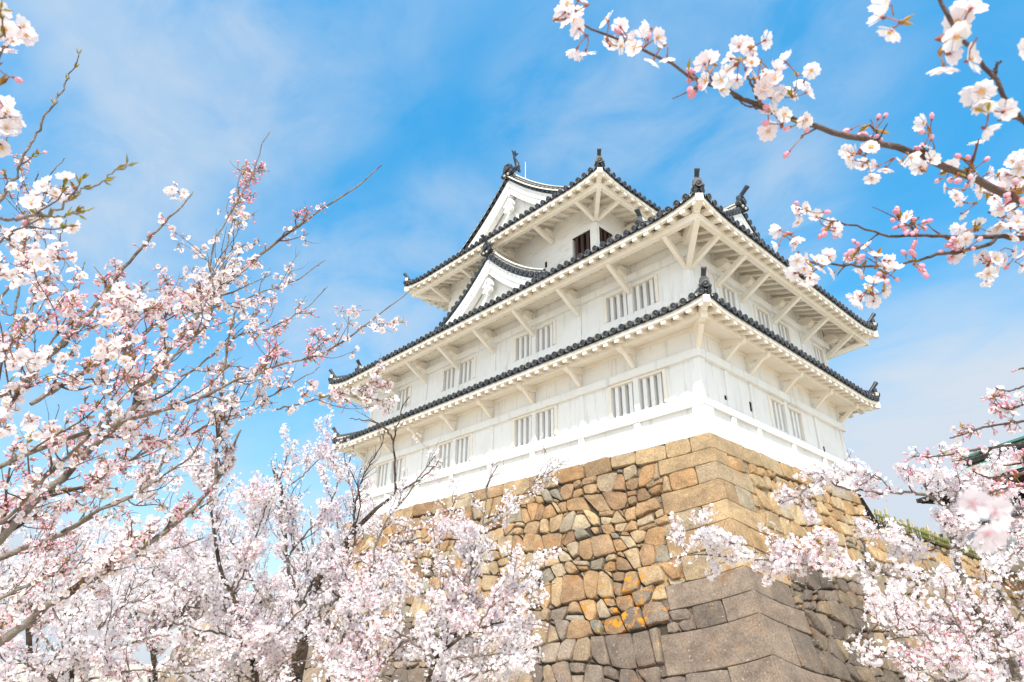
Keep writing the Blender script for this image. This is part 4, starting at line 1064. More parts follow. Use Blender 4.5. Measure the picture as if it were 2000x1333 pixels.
mb = MB()
for zz in (0.14, 0.30): mb.beam((fx+0.05, W1+0.36, LOW+zz), (fx+0.05, 32, LOW+zz), 0.03, 0.035)
mb.build('rail', [M['bamboo']], fence)

# ------------------------------------------------------------------ hall with a green copper roof beyond the rampart
hall = empty('temple_hall', (2, 22, LOW), 'dark wooden hall with a green copper roof beyond the bamboo fence', 'hall')
HC = np.array((0.0, 23.9, 0.0)); ha = np.array((0.86, -0.51, 0.0)); hb = np.array((-0.51, -0.86, 0.0))
def HP(t, w, z): return HC+ha*t+hb*w+np.array((0, 0, z))
ZR, ZE, HT, HW = 4.05, 2.45, 11.0, 2.7
def hprof(q): return ZR-(ZR-ZE)*(1.45*q-0.45*q*q)     # q 0 at the ridge .. 1 at the eave
mb = MB()
for sg in (1, -1):
    rows = []
    for i in range(15):
        q = i/14; ex = 0.15 if q < 0.5 else 0.15+(q-0.5)*2*0.9
        up_ = 0.16*q*q
        rows.append([HP(-ex+(HT+2*ex)*j/24, sg*HW*q, hprof(q)+up_*(abs(j-12)/12)**4) for j in range(25)])
    mb.grid(rows, 0, True)
for t0, s_ in ((-0.15, -1), (HT+0.15, 1)):
    rows = []
    for i in range(8):
        q = 0.5+0.5*i/7; ex = (q-0.5)*2*0.9
        rows.append([HP(t0+s_*ex, HW*q*j/6, hprof(q)+0.16*q*q) for j in range(-6, 7)])
    mb.grid(rows, 0, True)
    mb.poly([HP(t0, -HW*0.5, hprof(0.5)), HP(t0, 0, ZR), HP(t0, HW*0.5, hprof(0.5))])
rfh = mb.build('roof', [M['copper']], hall)
mb = MB()
mb.beam(HP(-0.25, 0, ZR+0.14), HP(HT+0.25, 0, ZR+0.14), 0.42, 0.30, m=1); mb.beam(HP(-0.55, 0, ZR+0.34), HP(HT+0.55, 0, ZR+0.34), 0.62, 0.09, m=0)
mb.beam(HP(-0.25, 0, ZR+0.20), HP(HT+0.25, 0, ZR+0.20), 0.47, 0.05, m=0)
for t_, d_ in ((-0.5, -1), (HT+0.5, 1)): mb.beam(HP(t_, 0, ZR+0.34), HP(t_+0.35*d_, 0, ZR+0.44), 0.5, 0.08, m=0)
mb.build('ridge', [M['copper_edge'], M['hall_wood']], rfh)
mb = MB()
for (t0, t1, w0, w1) in ((-0.85, HT+0.85, HW-0.1, HW-0.02), (-0.85, HT+0.85, -HW+0.02, -HW+0.1), (-1.0, -0.9, -HW, HW), (HT+0.9, HT+1.0, -HW, HW)):
    mb.hexa([HP(t0, w1, ZE-0.22), HP(t1, w1, ZE-0.22), HP(t1, w0, ZE-0.22), HP(t0, w0, ZE-0.22), HP(t0, w1, ZE-0.03), HP(t1, w1, ZE-0.03), HP(t1, w0, ZE-0.03), HP(t0, w0, ZE-0.03)], 0)
mb.quad(HP(-0.9, -HW, ZE-0.12), HP(HT+0.9, -HW, ZE-0.12), HP(HT+0.9, HW, ZE-0.12), HP(-0.9, HW, ZE-0.12))
for i in range(40):
    t_ = -0.8+(HT+1.6)*i/39; mb.beam(HP(t_, 1.75, ZE-0.15), HP(t_, HW-0.12, ZE-0.24), 0.09, 0.10)
mb.build('eave', [M['hall_wood']], hall)
mb = MB()
def hbox(t0, t1, w0, w1, z0, z1, m=0): mb.hexa([HP(t0, w1, z0), HP(t1, w1, z0), HP(t1, w0, z0), HP(t0, w0, z0), HP(t0, w1, z1), HP(t1, w1, z1), HP(t1, w0, z1), HP(t0, w0, z1)], m)
hbox(0, HT, -1.7, 1.7, LOW, ZE-0.13, 1); 
for i in range(12):
    t_ = HT*i/11; hbox(t_-0.09, t_+0.09, 1.7, 1.78, LOW, ZE-0.14, 0)
for z_ in (0.2, 1.15, 2.05): hbox(-0.05, HT+0.05, 1.7, 1.81, z_, z_+0.16, 0)
hbox(0, HT, 1.7, 1.74, 1.31, 2.05, 0)
mb.build('hall_wall', [M['hall_wood'], M['plaster']], hall)
for i in range(11):
    t_ = HT*(i+0.5)/11; mb = MB(); hbox(t_-0.33, t_+0.33, 1.7, 1.76, 1.36, 2.0, 0); mb.build('window', [M['dark_inside']], hall)
# white wall with a tiled coping in front of the hall
mb = MB(); pw = empty('garden_wall', (0, 22, LOW), 'white plaster wall with a grey tile coping in front of the wooden hall', 'wall')
Q0 = np.array((-1.6, 22.0, 0)); Q1 = np.array((3.6, 17.5, 0)); 
mb.beam(Q0+np.array((0, 0, -0.2)), Q1+np.array((0, 0, -0.2)), 0.25, 1.4); mb.build('plaster_panel', [M['plaster']], pw)
mb = MB(); mb.beam(Q0+np.array((0, 0, 0.56)), Q1+np.array((0, 0, 0.56)), 0.55, 0.10)
for i in range(26):
    p = Q0+(Q1-Q0)*(i+0.5)/26+np.array((0, 0, 0.62)); mb.beam(p+hb*0.32-np.array((0, 0, 0.08)), p-hb*0.32-np.array((0, 0, 0.08)), 0.13, 0.09, m=0)
mb.build('coping', [M['tile_rim']], pw)
# ------------------------------------------------------------------ cherry trees
RNG = np.random.default_rng(7)

def unit(a): return a/(np.linalg.norm(a, axis=-1, keepdims=True)+1e-9)
def resample(pts, K):
    """Catmull-Rom through pts, K evenly spaced points"""
    P = np.array(pts, float)
    if len(P) < 3: return P[0]+(P[-1]-P[0])*np.linspace(0, 1, K)[:, None]
    Q = np.vstack([2*P[0]-P[1], P, 2*P[-1]-P[-2]]); out = []
    for i in range(len(P)-1):
        p0, p1, p2, p3 = Q[i:i+4]
        for t in np.linspace(0, 1, 12, endpoint=False):
            out.append(0.5*((2*p1)+(-p0+p2)*t+(2*p0-5*p1+4*p2-p3)*t*t+(-p0+3*p1-3*p2+p3)*t**3))
    out.append(P[-1]); out = np.array(out)
    L_ = np.concatenate([[0], np.cumsum(np.linalg.norm(np.diff(out, axis=0), axis=1))])
    t = np.linspace(0, L_[-1], K)
    return np.stack([np.interp(t, L_, out[:, k]) for k in range(3)], 1)

def tubes(P, R, n):
    """P (N,K,3), R (N,K) -> vertices, quads"""
    N_, K, _ = P.shape
    T = np.zeros_like(P); T[:, 1:-1] = P[:, 2:]-P[:, :-2]; T[:, 0] = P[:, 1]-P[:, 0]; T[:, -1] = P[:, -1]-P[:, -2]; T = unit(T)
    ref = np.where(np.abs(T[:, :1, 2:3]) > 0.9, np.array([1., 0, 0]), np.array([0, 0, 1.])); ref = np.broadcast_to(ref, T.shape)
    A = unit(np.cross(T, ref)); Bn = np.cross(T, A)
    th = 2*np.pi*np.arange(n)/n
    V = P[:, :, None]+R[:, :, None, None]*(A[:, :, None]*np.cos(th)[None, None, :, None]+Bn[:, :, None]*np.sin(th)[None, None, :, None])
    idx = np.arange(N_*K*n).reshape(N_, K, n); nx = np.roll(idx, -1, 2)
    F = np.stack([idx[:, :-1], nx[:, :-1], nx[:, 1:], idx[:, 1:]], -1).reshape(-1, 4)
    return V.reshape(-1, 3), F

def children(P, R, per_m, length, spread, up, K, rng, r_ratio=0.6, t0=0.12, wig=0.10, r_tip=0.0012, taper_len=True, keep=None, rmax=None):
    """side shoots along the parent polylines"""
    seg = np.linalg.norm(np.diff(P, axis=1), axis=2).sum(1)
    n = rng.poisson(seg*per_m*(1-t0)); i = np.repeat(np.arange(len(P)), n)
    if len(i) == 0: return np.zeros((0, K, 3)), np.zeros((0, K))
    t = t0+(1-t0)*rng.random(len(i)); Kp = P.shape[1]; x = t*(Kp-1); a = np.minimum(x.astype(int), Kp-2); f = (x-a)[:, None]
    p = P[i, a]*(1-f)+P[i, a+1]*f; r = R[i, a]*(1-f[:, 0])+R[i, a+1]*f[:, 0]
    tan = unit(P[i, a+1]-P[i, a]); rnd = unit(rng.normal(size=(len(i), 3))); perp = unit(np.cross(tan, rnd))
    ang = np.radians(rng.uniform(spread[0], spread[1], len(i)))[:, None]
    d = unit(tan*np.cos(ang)+perp*np.sin(ang)+np.array([0, 0, up]))
    L_ = rng.uniform(length[0], length[1], len(i))*((1.15-0.6*t) if taper_len else 1.0)
    steps = np.linspace(0, 1, K)
    w1 = unit(rng.normal(size=(len(i), 3))); w2 = unit(rng.normal(size=(len(i), 3)))
    Q = p[:, None]+d[:, None]*(L_[:, None]*steps)[..., None]+(w1[:, None]*np.sin(steps*np.pi*1.1)[None, :, None]+w2[:, None]*np.sin(steps*np.pi*2.3)[None, :, None]*0.5)*(L_*wig)[:, None, None]
    Q += np.array([0, 0, 1.])*(up*0.25*L_[:, None]*steps**2)[..., None]
    r0 = np.maximum(r_tip*1.3, np.minimum(r*r_ratio, L_*0.02+0.0012))
    RR = r0[:, None]*(1-steps*0.75)+r_tip*0.4
    if keep is not None:
        k = keep(Q[:, -1]) & keep(Q[:, K//2]); Q, RR = Q[k], RR[k]
    return Q, RR

# flower templates: star of five petals, shared centre
def flower_template(fine, cup, open_=1.0):
    V = [(0, 0, 0)]; rim = [0.0 if fine else 0.30]; F = []
    for k in range(5):
        a = 2*math.pi*k/5; 
        def pt(r, da, z): return (r*math.cos(a+da)*open_, r*math.sin(a+da)*open_, z)
        b = len(V)
        if fine:
            V += [pt(0.44, -0.56, cup*0.22+0.03), pt(0.45, 0, cup*0.16), pt(0.44, 0.56, cup*0.22-0.03), pt(0.86, -0.62, cup*0.60+0.06), pt(0.80, 0, cup*0.50), pt(0.86, 0.62, cup*0.60-0.04), pt(1.06, -0.26, cup*0.88+0.03), pt(0.94, 0, cup*0.72), pt(1.06, 0.26, cup*0.88-0.02)]
            rim += [0.42, 0.42, 0.42, 0.8, 0.8, 0.8, 1, 1, 1]
            F += [(0, b, b+1, b+1), (0, b+1, b+2, b+2), (b, b+3, b+4, b+1), (b+1, b+4, b+5, b+2), (b+3, b+6, b+7, b+4), (b+4, b+7, b+8, b+5)]
        else:
            V += [pt(0.78, -0.54, cup*0.45), pt(1.0, 0.0, cup*0.8), pt(0.78, 0.54, cup*0.45)]; rim += [0.7, 1.0, 0.7]
            F += [(0, b, b+1, b+2)]
    q = np.array([f for f in F if f[2] != f[3]], np.int32).reshape(-1, 4); t = np.array([f[:3] for f in F if f[2] == f[3]], np.int32).reshape(-1, 3)
    return np.array(V, np.float32), np.array(rim, np.float32), q, t
def spindle(n, prof, ):
    V = []; F = []
    for r, z in prof:
        for k in range(n): V.append((r*math.cos(2*math.pi*k/n), r*math.sin(2*math.pi*k/n), z))
    for i in range(len(prof)-1):
        for k in range(n): F.append((i*n+k, i*n+(k+1) % n, (i+1)*n+(k+1) % n, (i+1)*n+k))
    return np.array(V, np.float32), np.array(F, np.int32)

def frames(nrm, rng):
    nrm = unit(nrm); a = unit(np.cross(nrm, unit(rng.normal(size=nrm.shape)))); b = np.cross(nrm, a)
    return np.stack([a, b, nrm], 2)          # columns

class Bloom:
    """gathers everything of one tree's crown"""
    def __init__(s): s.V = []; s.q = []; s.t = []; s.rim = []; s.tint = []; s.n = 0
    def put(s, T, rim, quads, tris, pos, Mx, scale, tint, mat_i):
        if len(pos) == 0: return
        V = pos[:, None]+np.einsum('nij,vj->nvi', Mx, T)*np.asarray(scale)[:, None, None]
        nv = len(T); off = s.n+np.arange(len(pos))*nv
        if len(quads): s.q.append(((quads[None]+off[:, None, None]).reshape(-1, 4), np.full(len(quads)*len(pos), mat_i)))
        if len(tris): s.t.append(((tris[None]+off[:, None, None]).reshape(-1, 3), np.full(len(tris)*len(pos), mat_i)))
        s.V.append(V.reshape(-1, 3)); s.rim.append(np.tile(rim, len(pos))); s.tint.append(np.repeat(tint, nv)); s.n += nv*len(pos)
    def raw(s, V, F, mat_i):
        s.q.append((F+s.n, np.full(len(F), mat_i))); s.V.append(V); s.rim.append(np.ones(len(V))); s.tint.append(np.zeros(len(V))); s.n += len(V)
    def build(s, parent):
        faces = []
        if s.q: faces.append((np.concatenate([a for a, _ in s.q]), np.concatenate([b for _, b in s.q])))
        if s.t: faces.append((np.concatenate([a for a, _ in s.t]), np.concatenate([b for _, b in s.t])))
        return np_mesh('crown', np.concatenate(s.V), faces, [M['petal'], M['bud'], M['calyx'], M['leaf'], M['stamen']], parent,
                       {'rim': np.concatenate(s.rim), 'tint': np.concatenate(s.tint)})

FT_ = 0
FT = {(fi, c): flower_template(fi, c) for fi in (True, False) for c in (0.15, 0.45, 0.9)}
BUD_F = spindle(6, [(0.05, 0), (0.30, 0.25), (0.36, 0.55), (0.22, 0.85), (0.02, 1.0)])
BUD_C = spindle(4, [(0.08, 0), (0.34, 0.5), (0.02, 1.0)])
LEAF = (np.array([(0, 0, 0), (0.16, 0.06, 0.45), (0.0, -0.04, 1.0), (-0.16, 0.06, 0.45), (0, -0.09, 0.5)], np.float32), np.array([(0, 1, 4, 3), (1, 2, 3, 4)], np.int32))

def noise3(p, s, seed=0):
    q = p*s+seed*7.3
    return (np.sin(q[:, 0]*1.3+q[:, 1]*2.1+q[:, 2]*0.7+seed)+np.sin(q[:, 1]*1.7-q[:, 2]*1.9+q[:, 0]*0.4)+np.sin(q[:, 2]*2.3+q[:, 0]*1.1-q[:, 1]*0.6))/3

def bloom_clusters(bl, pos, dirv, rng, fine, n_open=(3, 5), open_p=None, spread=0.026, fsize=0.0175, buds=1.0, leaves=0.5, ped=True):
    """umbels: pos (N,3) spur points, dirv spur direction; open_p (N,) how far open"""
    N_ = len(pos)
    if N_ == 0: return
    if open_p is None: open_p = np.ones(N_)
    k = rng.integers(n_open[0], n_open[1]+1, N_); i = np.repeat(np.arange(N_), k)
    d = unit(dirv[i]*0.55+rng.normal(size=(len(i), 3))*0.75+np.array([0, 0, -0.12]))
    opn = rng.random(len(i)) < open_p[i]
    L_ = spread*rng.uniform(0.7, 1.5, len(i))
    fp = pos[i]+d*L_[:, None]
    if ped:
        Pd = np.stack([pos[i], pos[i]+d*L_[:, None]*0.55+rng.normal(size=d.shape)*0.002, fp], 1); V, F = tubes(Pd, np.full((len(i), 3), 0.0012), 3); bl.raw(V, F, 2)
    # open flowers
    o = np.where(opn)[0]; which = rng.choice(3, len(o), p=[0.4, 0.4, 0.2])
    nrm = unit(d[o]+rng.normal(size=(len(o), 3))*0.45); fr = frames(nrm, rng)
    for w, c in enumerate((0.15, 0.45, 0.9)):
        m = which == w; T, rim, q, t = FT[(fine, c)]
        bl.put(T, rim, q, t, fp[o][m], fr[m], fsize*rng.uniform(0.82, 1.12, m.sum())*(0.9 if c == 0.9 else 1), np.clip(rng.normal(0.42 if fine else 0.16, 0.22, m.sum()), 0, 1), 0)
    if fine and len(o):
        T, F = spindle(5, [(0.10, -0.28), (0.13, -0.05), (0.02, 0.03)]); bl.put(T, np.ones(len(T)), F, np.zeros((0, 3), int), fp[o], fr, np.full(len(o), fsize), np.zeros(len(o)), 2)
        T, F = spindle(5, [(0.05, 0.02), (0.16, 0.22), (0.20, 0.26), (0.02, 0.2)]); bl.put(T, np.ones(len(T)), F, np.zeros((0, 3), int), fp[o], fr, np.full(len(o), fsize), np.zeros(len(o)), 4)
    # closed buds
    b = np.where(~opn)[0]
    T, F = BUD_F if fine else BUD_C
    bl.put(T, np.ones(len(T)), F, np.zeros((0, 3), int), fp[b]-d[b]*0.004, frames(d[b], rng), rng.uniform(0.012, 0.019, len(b)), np.zeros(len(b)), 1)
    if ped and len(b):
        T, F = spindle(4, [(0.06, 0), (0.2, 0.25), (0.24, 0.5), (0.1, 0.55)]); bl.put(T, np.ones(len(T)), F, np.zeros((0, 3), int), fp[b]-d[b]*0.007, frames(d[b], rng), rng.uniform(0.010, 0.013, len(b)), np.zeros(len(b)), 2)
    # bud scales and young leaves at the foot of each umbel
    l = np.where(rng.random(N_) < leaves)[0]; l = np.repeat(l, rng.integers(1, 4 if fine else 3, len(l)))
    ld = unit(dirv[l]+rng.normal(size=(len(l), 3))*0.5)
    bl.put(LEAF[0], np.ones(5), LEAF[1], np.zeros((0, 3), int), pos[l], frames(ld, rng), rng.uniform(0.010, 0.026, len(l))*(1.2 if fine else 1.0), np.zeros(len(l)), 3)
    T, F = BUD_C; j = np.where(rng.random(N_) < 0.7)[0]
    bl.put(T, np.ones(len(T)), F, np.zeros((0, 3), int), pos[j]-dirv[j]*0.004, frames(dirv[j], rng), rng.uniform(0.010, 0.016, len(j)), np.zeros(len(j)), 2)

def along(P, per_m, rng, t0=0.1, off=0.006):
    seg = np.linalg.norm(np.diff(P, axis=1), axis=2).sum(1); n = rng.poisson(seg*per_m*(1-t0)); i = np.repeat(np.arange(len(P)), n)
    t = t0+(1-t0)*rng.random(len(i)); Kp = P.shape[1]; x = t*(Kp-1); a = np.minimum(x.astype(int), Kp-2); f = (x-a)[:, None]
    p = P[i, a]*(1-f)+P[i, a+1]*f; tan = unit(P[i, a+1]-P[i, a]); d = unit(np.cross(tan, rng.normal(size=(len(i), 3)))+tan*0.5+np.array([0, 0, 0.15]))
    return p+d*off, d

class Tree:
    def __init__(s, label, base, seed, group='cherry trees in blossom', cat='cherry tree'):
        s.root = empty('cherry_tree', base, label, cat, group); s.rng = np.random.default_rng(seed); s.W = []; s.n = 0; s.bl = Bloom(); s.Wm = []
    def wood(s, P, R, n, mi):
        if len(P) == 0: return
        V, F = tubes(P, R, n); s.W.append(V); s.Wm.append((F+s.n, np.full(len(F), mi))); s.n += len(V)
    def limb(s, pts, r0, r1, K=20, n=8, mi=0, wob=0.0):
        P = resample(pts, K)
        if wob: P[1:-1] += s.rng.normal(size=(K-2, 3))*wob
        R = np.linspace(r0, r1, K)*(1+0.06*s.rng.normal(size=K)); s.wood(P[None], R[None], n, mi); return P, R
    def done(s, trunk_mats):
        np_mesh('trunk', np.concatenate(s.W), [(np.concatenate([a for a, _ in s.Wm]), np.concatenate([b for _, b in s.Wm]))], trunk_mats, s.root, smooth=True)
        if s.bl.n: s.bl.build(s.root)

def stack(limbs, K):
    return np.stack([resample(p, K) for p, _ in limbs]), np.stack([np.interp(np.linspace(0, 1, K), np.linspace(0, 1, len(r)), r) for _, r in limbs])

# --- left foreground tree: limbs fan up and to the right from a trunk beside the camera
def px(l): return l       # (photo x, photo y, depth)
LEFT = [
 # thick limbs
 ([(-60, 1290, 2.25), (0, 1256, 2.3), (53, 1218, 2.35), (106, 1175, 2.4), (201, 1120, 2.5), (299, 1055, 2.6), (331, 1033, 2.65), (389, 980, 2.75), (420, 945, 2.8), (450, 895, 2.9), (470, 840, 3.0)], 15.5, 3.0),
 ([(-60, 1105, 2.6), (0, 1054, 2.6), (51, 996, 2.65), (116, 937, 2.7), (162, 891, 2.75), (211, 848, 2.8), (243, 815, 2.8), (297, 748, 2.9), (324, 688, 3.0), (346, 667, 3.0), (400, 598, 3.1), (428, 565, 3.1), (471, 525, 3.15), (548, 468, 3.2), (620, 414, 3.25), (691, 371, 3.3), (745, 323, 3.35)], 13.5, 1.6),
 ([(-60, 800, 2.3), (0, 773, 2.3), (34, 755, 2.35), (88, 701, 2.4), (135, 656, 2.45), (184, 600, 2.5), (237, 529, 2.6), (306, 453, 2.7), (375, 379, 2.8)], 12, 2.0),
 ([(-60, 935, 2.0), (0, 911, 2.0), (49, 888, 2.05), (122, 861, 2.1), (211, 832, 2.15), (286, 810, 2.2), (365, 788, 2.3), (420, 764, 2.35), (470, 742, 2.4), (540, 715, 2.5), (600, 700, 2.6), (640, 686, 2.65), (702, 644, 2.75), (743, 614, 2.8), (817, 555, 2.9)], 8.5, 1.4),
 ([(189, 840, 2.12), (208, 813, 2.12), (243, 775, 2.15), (305, 732, 2.2), (359, 680, 2.3), (400, 640, 2.4), (417, 600, 2.45), (414, 494, 2.5), (443, 428, 2.55), (485, 357, 2.6), (511, 288, 2.65), (527, 258, 2.7)], 5.5, 1.3),
 ([(400, 640, 2.5), (431, 531, 2.6), (448, 457, 2.7), (462, 400, 2.75), (470, 352, 2.8)], 4.0, 1.3),
 ([(420, 945, 2.8), (430, 800, 2.9), (450, 640, 3.0), (477, 588, 3.05), (528, 565, 3.1), (571, 551, 3.15), (605, 531, 3.2), (631, 511, 3.2)], 5, 1.3),
 ([(540, 800, 2.6), (600, 785, 2.65), (640, 774, 2.7), (694, 766, 2.75), (732, 760, 2.8), (751, 755, 2.8)], 3, 1.2),
 ([(-40, 470, 1.6), (10, 380, 1.62), (33, 339, 1.65), (51, 293, 1.66), (77, 255, 1.7), (89, 224, 1.7), (120, 179, 1.75), (138, 148, 1.8), (154, 108, 1.8)], 6.5, 1.4),
 ([(-60, 432, 1.25), (0, 428, 1.25), (77, 422, 1.28), (110, 410, 1.3), (138, 394, 1.3), (166, 371, 1.32), (199, 356, 1.34), (225, 336, 1.35), (247, 325, 1.36)], 6.0, 2.0),
 ([(-30, 500, 1.3), (26, 456, 1.3), (59, 435, 1.3), (110, 421, 1.3), (165, 412, 1.32)], 4.5, 2.0),
 ([(253, 700, 2.2), (253, 639, 2.2), (255, 598, 2.2), (270, 578, 2.2), (288, 552, 2.2)], 3.4, 1.5),
 ([(17, 720, 2.7), (17, 688, 2.7), (25, 645, 2.75), (30, 605, 2.8), (38, 550, 2.85), (50, 470, 2.9), (62, 400, 3.0), (75, 340, 3.0)], 5, 1.5),
 ([(20, 720, 2.3), (31, 683, 2.3), (45, 650, 2.3), (61, 611, 2.35), (77, 568, 2.4), (97, 530, 2.4), (107, 509, 2.45), (120, 463, 2.5), (130, 430, 2.5)], 4.5, 1.3),
 ([(210, 832, 1.9), (216, 803, 1.9), (227, 746, 1.9), (236, 702, 1.9)], 3.8, 1.8),
 ([(238, 700, 2.55), (243, 672, 2.55), (254, 622, 2.6), (258, 590, 2.6)], 3.4, 1.4),
 ([(60, 790, 2.75), (95, 768, 2.8), (158, 731, 2.85), (196, 709, 2.85), (248, 679, 2.9), (299, 638, 3.0), (350, 598, 3.1), (400, 556, 3.2), (440, 510, 3.25)], 8, 1.8),
 ([(-40, 830, 1.9), (0, 803, 1.9), (23, 780, 1.9), (45, 762, 1.92), (63, 735, 1.95), (79, 708, 1.95), (99, 670, 2.0), (122, 636, 2.0), (144, 600, 2.05), (153, 570, 2.1), (163, 520, 2.1)], 6, 1.4),
 ([(-60, 1110, 3.2), (0, 1091, 3.2), (40, 1073, 3.25), (90, 1057, 3.3), (132, 1036, 3.35), (199, 996, 3.4), (270, 962, 3.5), (305, 929, 3.6), (330, 870, 3.7), (370, 800, 3.8)], 10, 2),
 ([(-60, 1060, 2.3), (16, 1009, 2.35), (42, 985, 2.35), (68, 953, 2.3), (108, 913, 2.25), (138, 888, 2.2), (176, 849, 2.15)], 6.5, 4.5),
 ([(120, 1040, 3.3), (189, 999, 3.3), (243, 978, 3.4), (284, 953, 3.4), (324, 926, 3.5), (378, 886, 3.5), (405, 829, 3.6), (440, 760, 3.7)], 5, 1.6),
 ([(160, 960, 3.0), (216, 924, 3.05), (270, 891, 3.1), (324, 862, 3.15), (378, 845, 3.2), (420, 826, 3.2), (500, 790, 3.3), (560, 757, 3.4), (620, 720, 3.5)], 5, 1.4),
 ([(-40, 620, 2.9), (20, 560, 2.9), (60, 500, 2.95), (75, 440, 3.0), (85, 390, 3.0), (100, 340, 3.05), (125, 310, 3.1)], 5, 1.2),
 ([(-60, 1200, 3.4), (40, 1150, 3.5), (140, 1110, 3.6), (240, 1090, 3.7), (330, 1075, 3.8), (400, 1050, 3.9)], 6, 1.6),
 ([(-30, 1290, 2.9), (20, 1200, 2.95), (60, 1150, 3.0), (105, 1120, 3.05), (140, 1085, 3.1), (160, 1060, 3.1)], 4, 1.3),
 ([(300, 760, 3.2), (380, 720, 3.25), (460, 660, 3.3), (530, 640, 3.4), (600, 600, 3.5), (640, 560, 3.6)], 4, 1.2),
 ([(-70, 330, 1.2), (-15, 232, 1.2), (-8, 120, 1.12), (6, 62, 1.08), (2, 20, 1.05)], 5, 2.0),
]
lt_base = at(-2000, 1450, 2.2); lt_base[2] = GZ
TL = Tree('nearest cherry tree on the left, long grey limbs and pink buds against the sky', lt_base, 21)
limbs = []; near = []; conn = []
hub = at(-1900, 1180, 2.2); fork = at(-1250, 1150, 2.3); fork2 = at(-1350, 960, 2.2)
TL.limb([lt_base, at(-1980, 1330, 2.2), hub, at(-1800, 900, 2.2), at(-1750, 600, 2.3)], 0.16, 0.02, 22, 12, 1)
TL.limb([hub+np.array((0, 0, -0.03)), fork, at(-700, 1130, 2.5), at(-300, 1090, 2.8)], 0.075, 0.006, 18, 10, 0); TL.limb([hub+np.array((0, 0, 0.05)), fork2, at(-800, 800, 2.4), at(-400, 600, 2.6)], 0.07, 0.006, 18, 10, 0)
for pts, w0, w1 in LEFT:
    kd = 1.0 if pts[0][2] < 1.45 else 1.32
    pts = [(a_, b_, c_*kd) for a_, b_, c_ in pts]; w0, w1 = w0*0.62, w1*0.66
    P3 = [at(*p) for p in pts]; d0 = pts[0][2]; d1 = pts[-1][2]
    r0 = w0*d0/FPX; r1 = w1*d1/FPX
    if pts[0][0] <= -20:
        s_ = fork if pts[0][1] > 870 else fork2
        Pc = [s_, np.array(s_)*0.6+P3[0]*0.4+TL.rng.normal(size=3)*0.10, np.array(s_)*0.25+P3[0]*0.75-(P3[1]-P3[0])*0.5, P3[0]]; conn.append(TL.limb(Pc, max(r0*1.25, 0.012), r0, 34, 7, 0, 0.008))
    (limbs if pts[0][2]/kd > 1.7 else near).append(TL.limb(P3, r0, r1, 34, 8, 0, 0.0036))
P0, R0 = stack(limbs, 34)
rng = TL.rng
Q1, S1 = children(P0[:, :29], R0[:, :29], 10, (0.10, 0.46), (22, 60), 0.22, 9, rng, 0.5, 0.05, 0.11, 0.0011)
Q2, S2 = children(Q1, S1, 8.0, (0.05, 0.22), (25, 65), 0.2, 6, rng, 0.7, 0.2, 0.08, 0.0009)
TL.wood(Q1, S1, 5, 2); TL.wood(Q2, S2, 4, 2)
big = []
def spurs(P, per, n_open, pw, leaves, rng, t0=0.1, fsz=0.0168):
    p, d = along(P, per, rng, t0); o = np.clip(0.6+0.7*noise3(p, 3.1, 1)+0.3*noise3(p, 9, 3), 0.0, 1.0)*pw
    # cluster density follows clumps too
    keep = rng.random(len(p)) < np.clip(0.62+0.6*noise3(p, 4.3, 2), 0.12, 1)*np.clip(0.95-(p[:, 2]+4.2)*0.28, 0.3, 1)
    bloom_clusters(TL.bl, p[keep], d[keep], rng, True, n_open, o[keep], leaves=leaves, fsize=fsz)
spurs(P0[:, :30], 30, (2, 5), 0.95, 1.0, rng, 0.08); spurs(Q1, 40, (2, 5), 1.0, 1.0, rng); spurs(Q2, 38, (2, 5), 1.0, 0.9, rng)
P9, R9 = stack(near, 34); Q9, S9 = children(P9, R9, 5, (0.03, 0.10), (25, 60), 0.25, 6, rng, 0.6, 0.1, 0.08, 0.0011); TL.wood(Q9, S9, 5, 2)
spurs(P9[:, :26], 12, (1, 3), 0.7, 1.0, rng, 0.05); spurs(Q9, 10, (1, 3), 0.7, 1.0, rng)
tp = np.concatenate([P9[:, k] for k in (20, 24, 28, 31, 33)]+[Q9[:, -1], Q9[:, -2]]); td = np.concatenate([unit(P9[:, -1]-P9[:, -3])]*5+[unit(Q9[:, -1]-Q9[:, -3])]*2)
for _ in range(3): TL.bl.put(LEAF[0]*np.array([0.85, 0.85, 1]), np.ones(5), LEAF[1], np.zeros((0, 3), int), tp, frames(unit(td+rng.normal(size=td.shape)*0.35), rng), rng.uniform(0.016, 0.028, len(tp)), np.zeros(len(tp)), 3)
Pc, Rc = stack(conn, 34); Qc, Sc = children(Pc[:, :30], Rc[:, :30], 4, (0.12, 0.45), (25, 65), 0.25, 8, rng, 0.5, 0.1, 0.1, 0.0012); TL.wood(Qc, Sc, 5, 2); spurs(Qc, 22, (2, 4), 1.0, 0.8, rng)
# bare shoots end in green leaf buds
tp = np.concatenate([P0[:, k] for k in (24, 27, 30, 32, 33)]+[Q1[:, -1], Q1[:, -3]]); td = np.concatenate([unit(P0[:, -1]-P0[:, -3])]*5+[unit(Q1[:, -1]-Q1[:, -3])]*2); td = unit(td+rng.normal(size=td.shape)*0.3)
for _ in range(2): TL.bl.put(LEAF[0]*np.array([0.9, 0.9, 1]), np.ones(5), LEAF[1], np.zeros((0, 3), int), tp, frames(td, rng), rng.uniform(0.012, 0.024, len(tp)), np.zeros(len(tp)), 3)
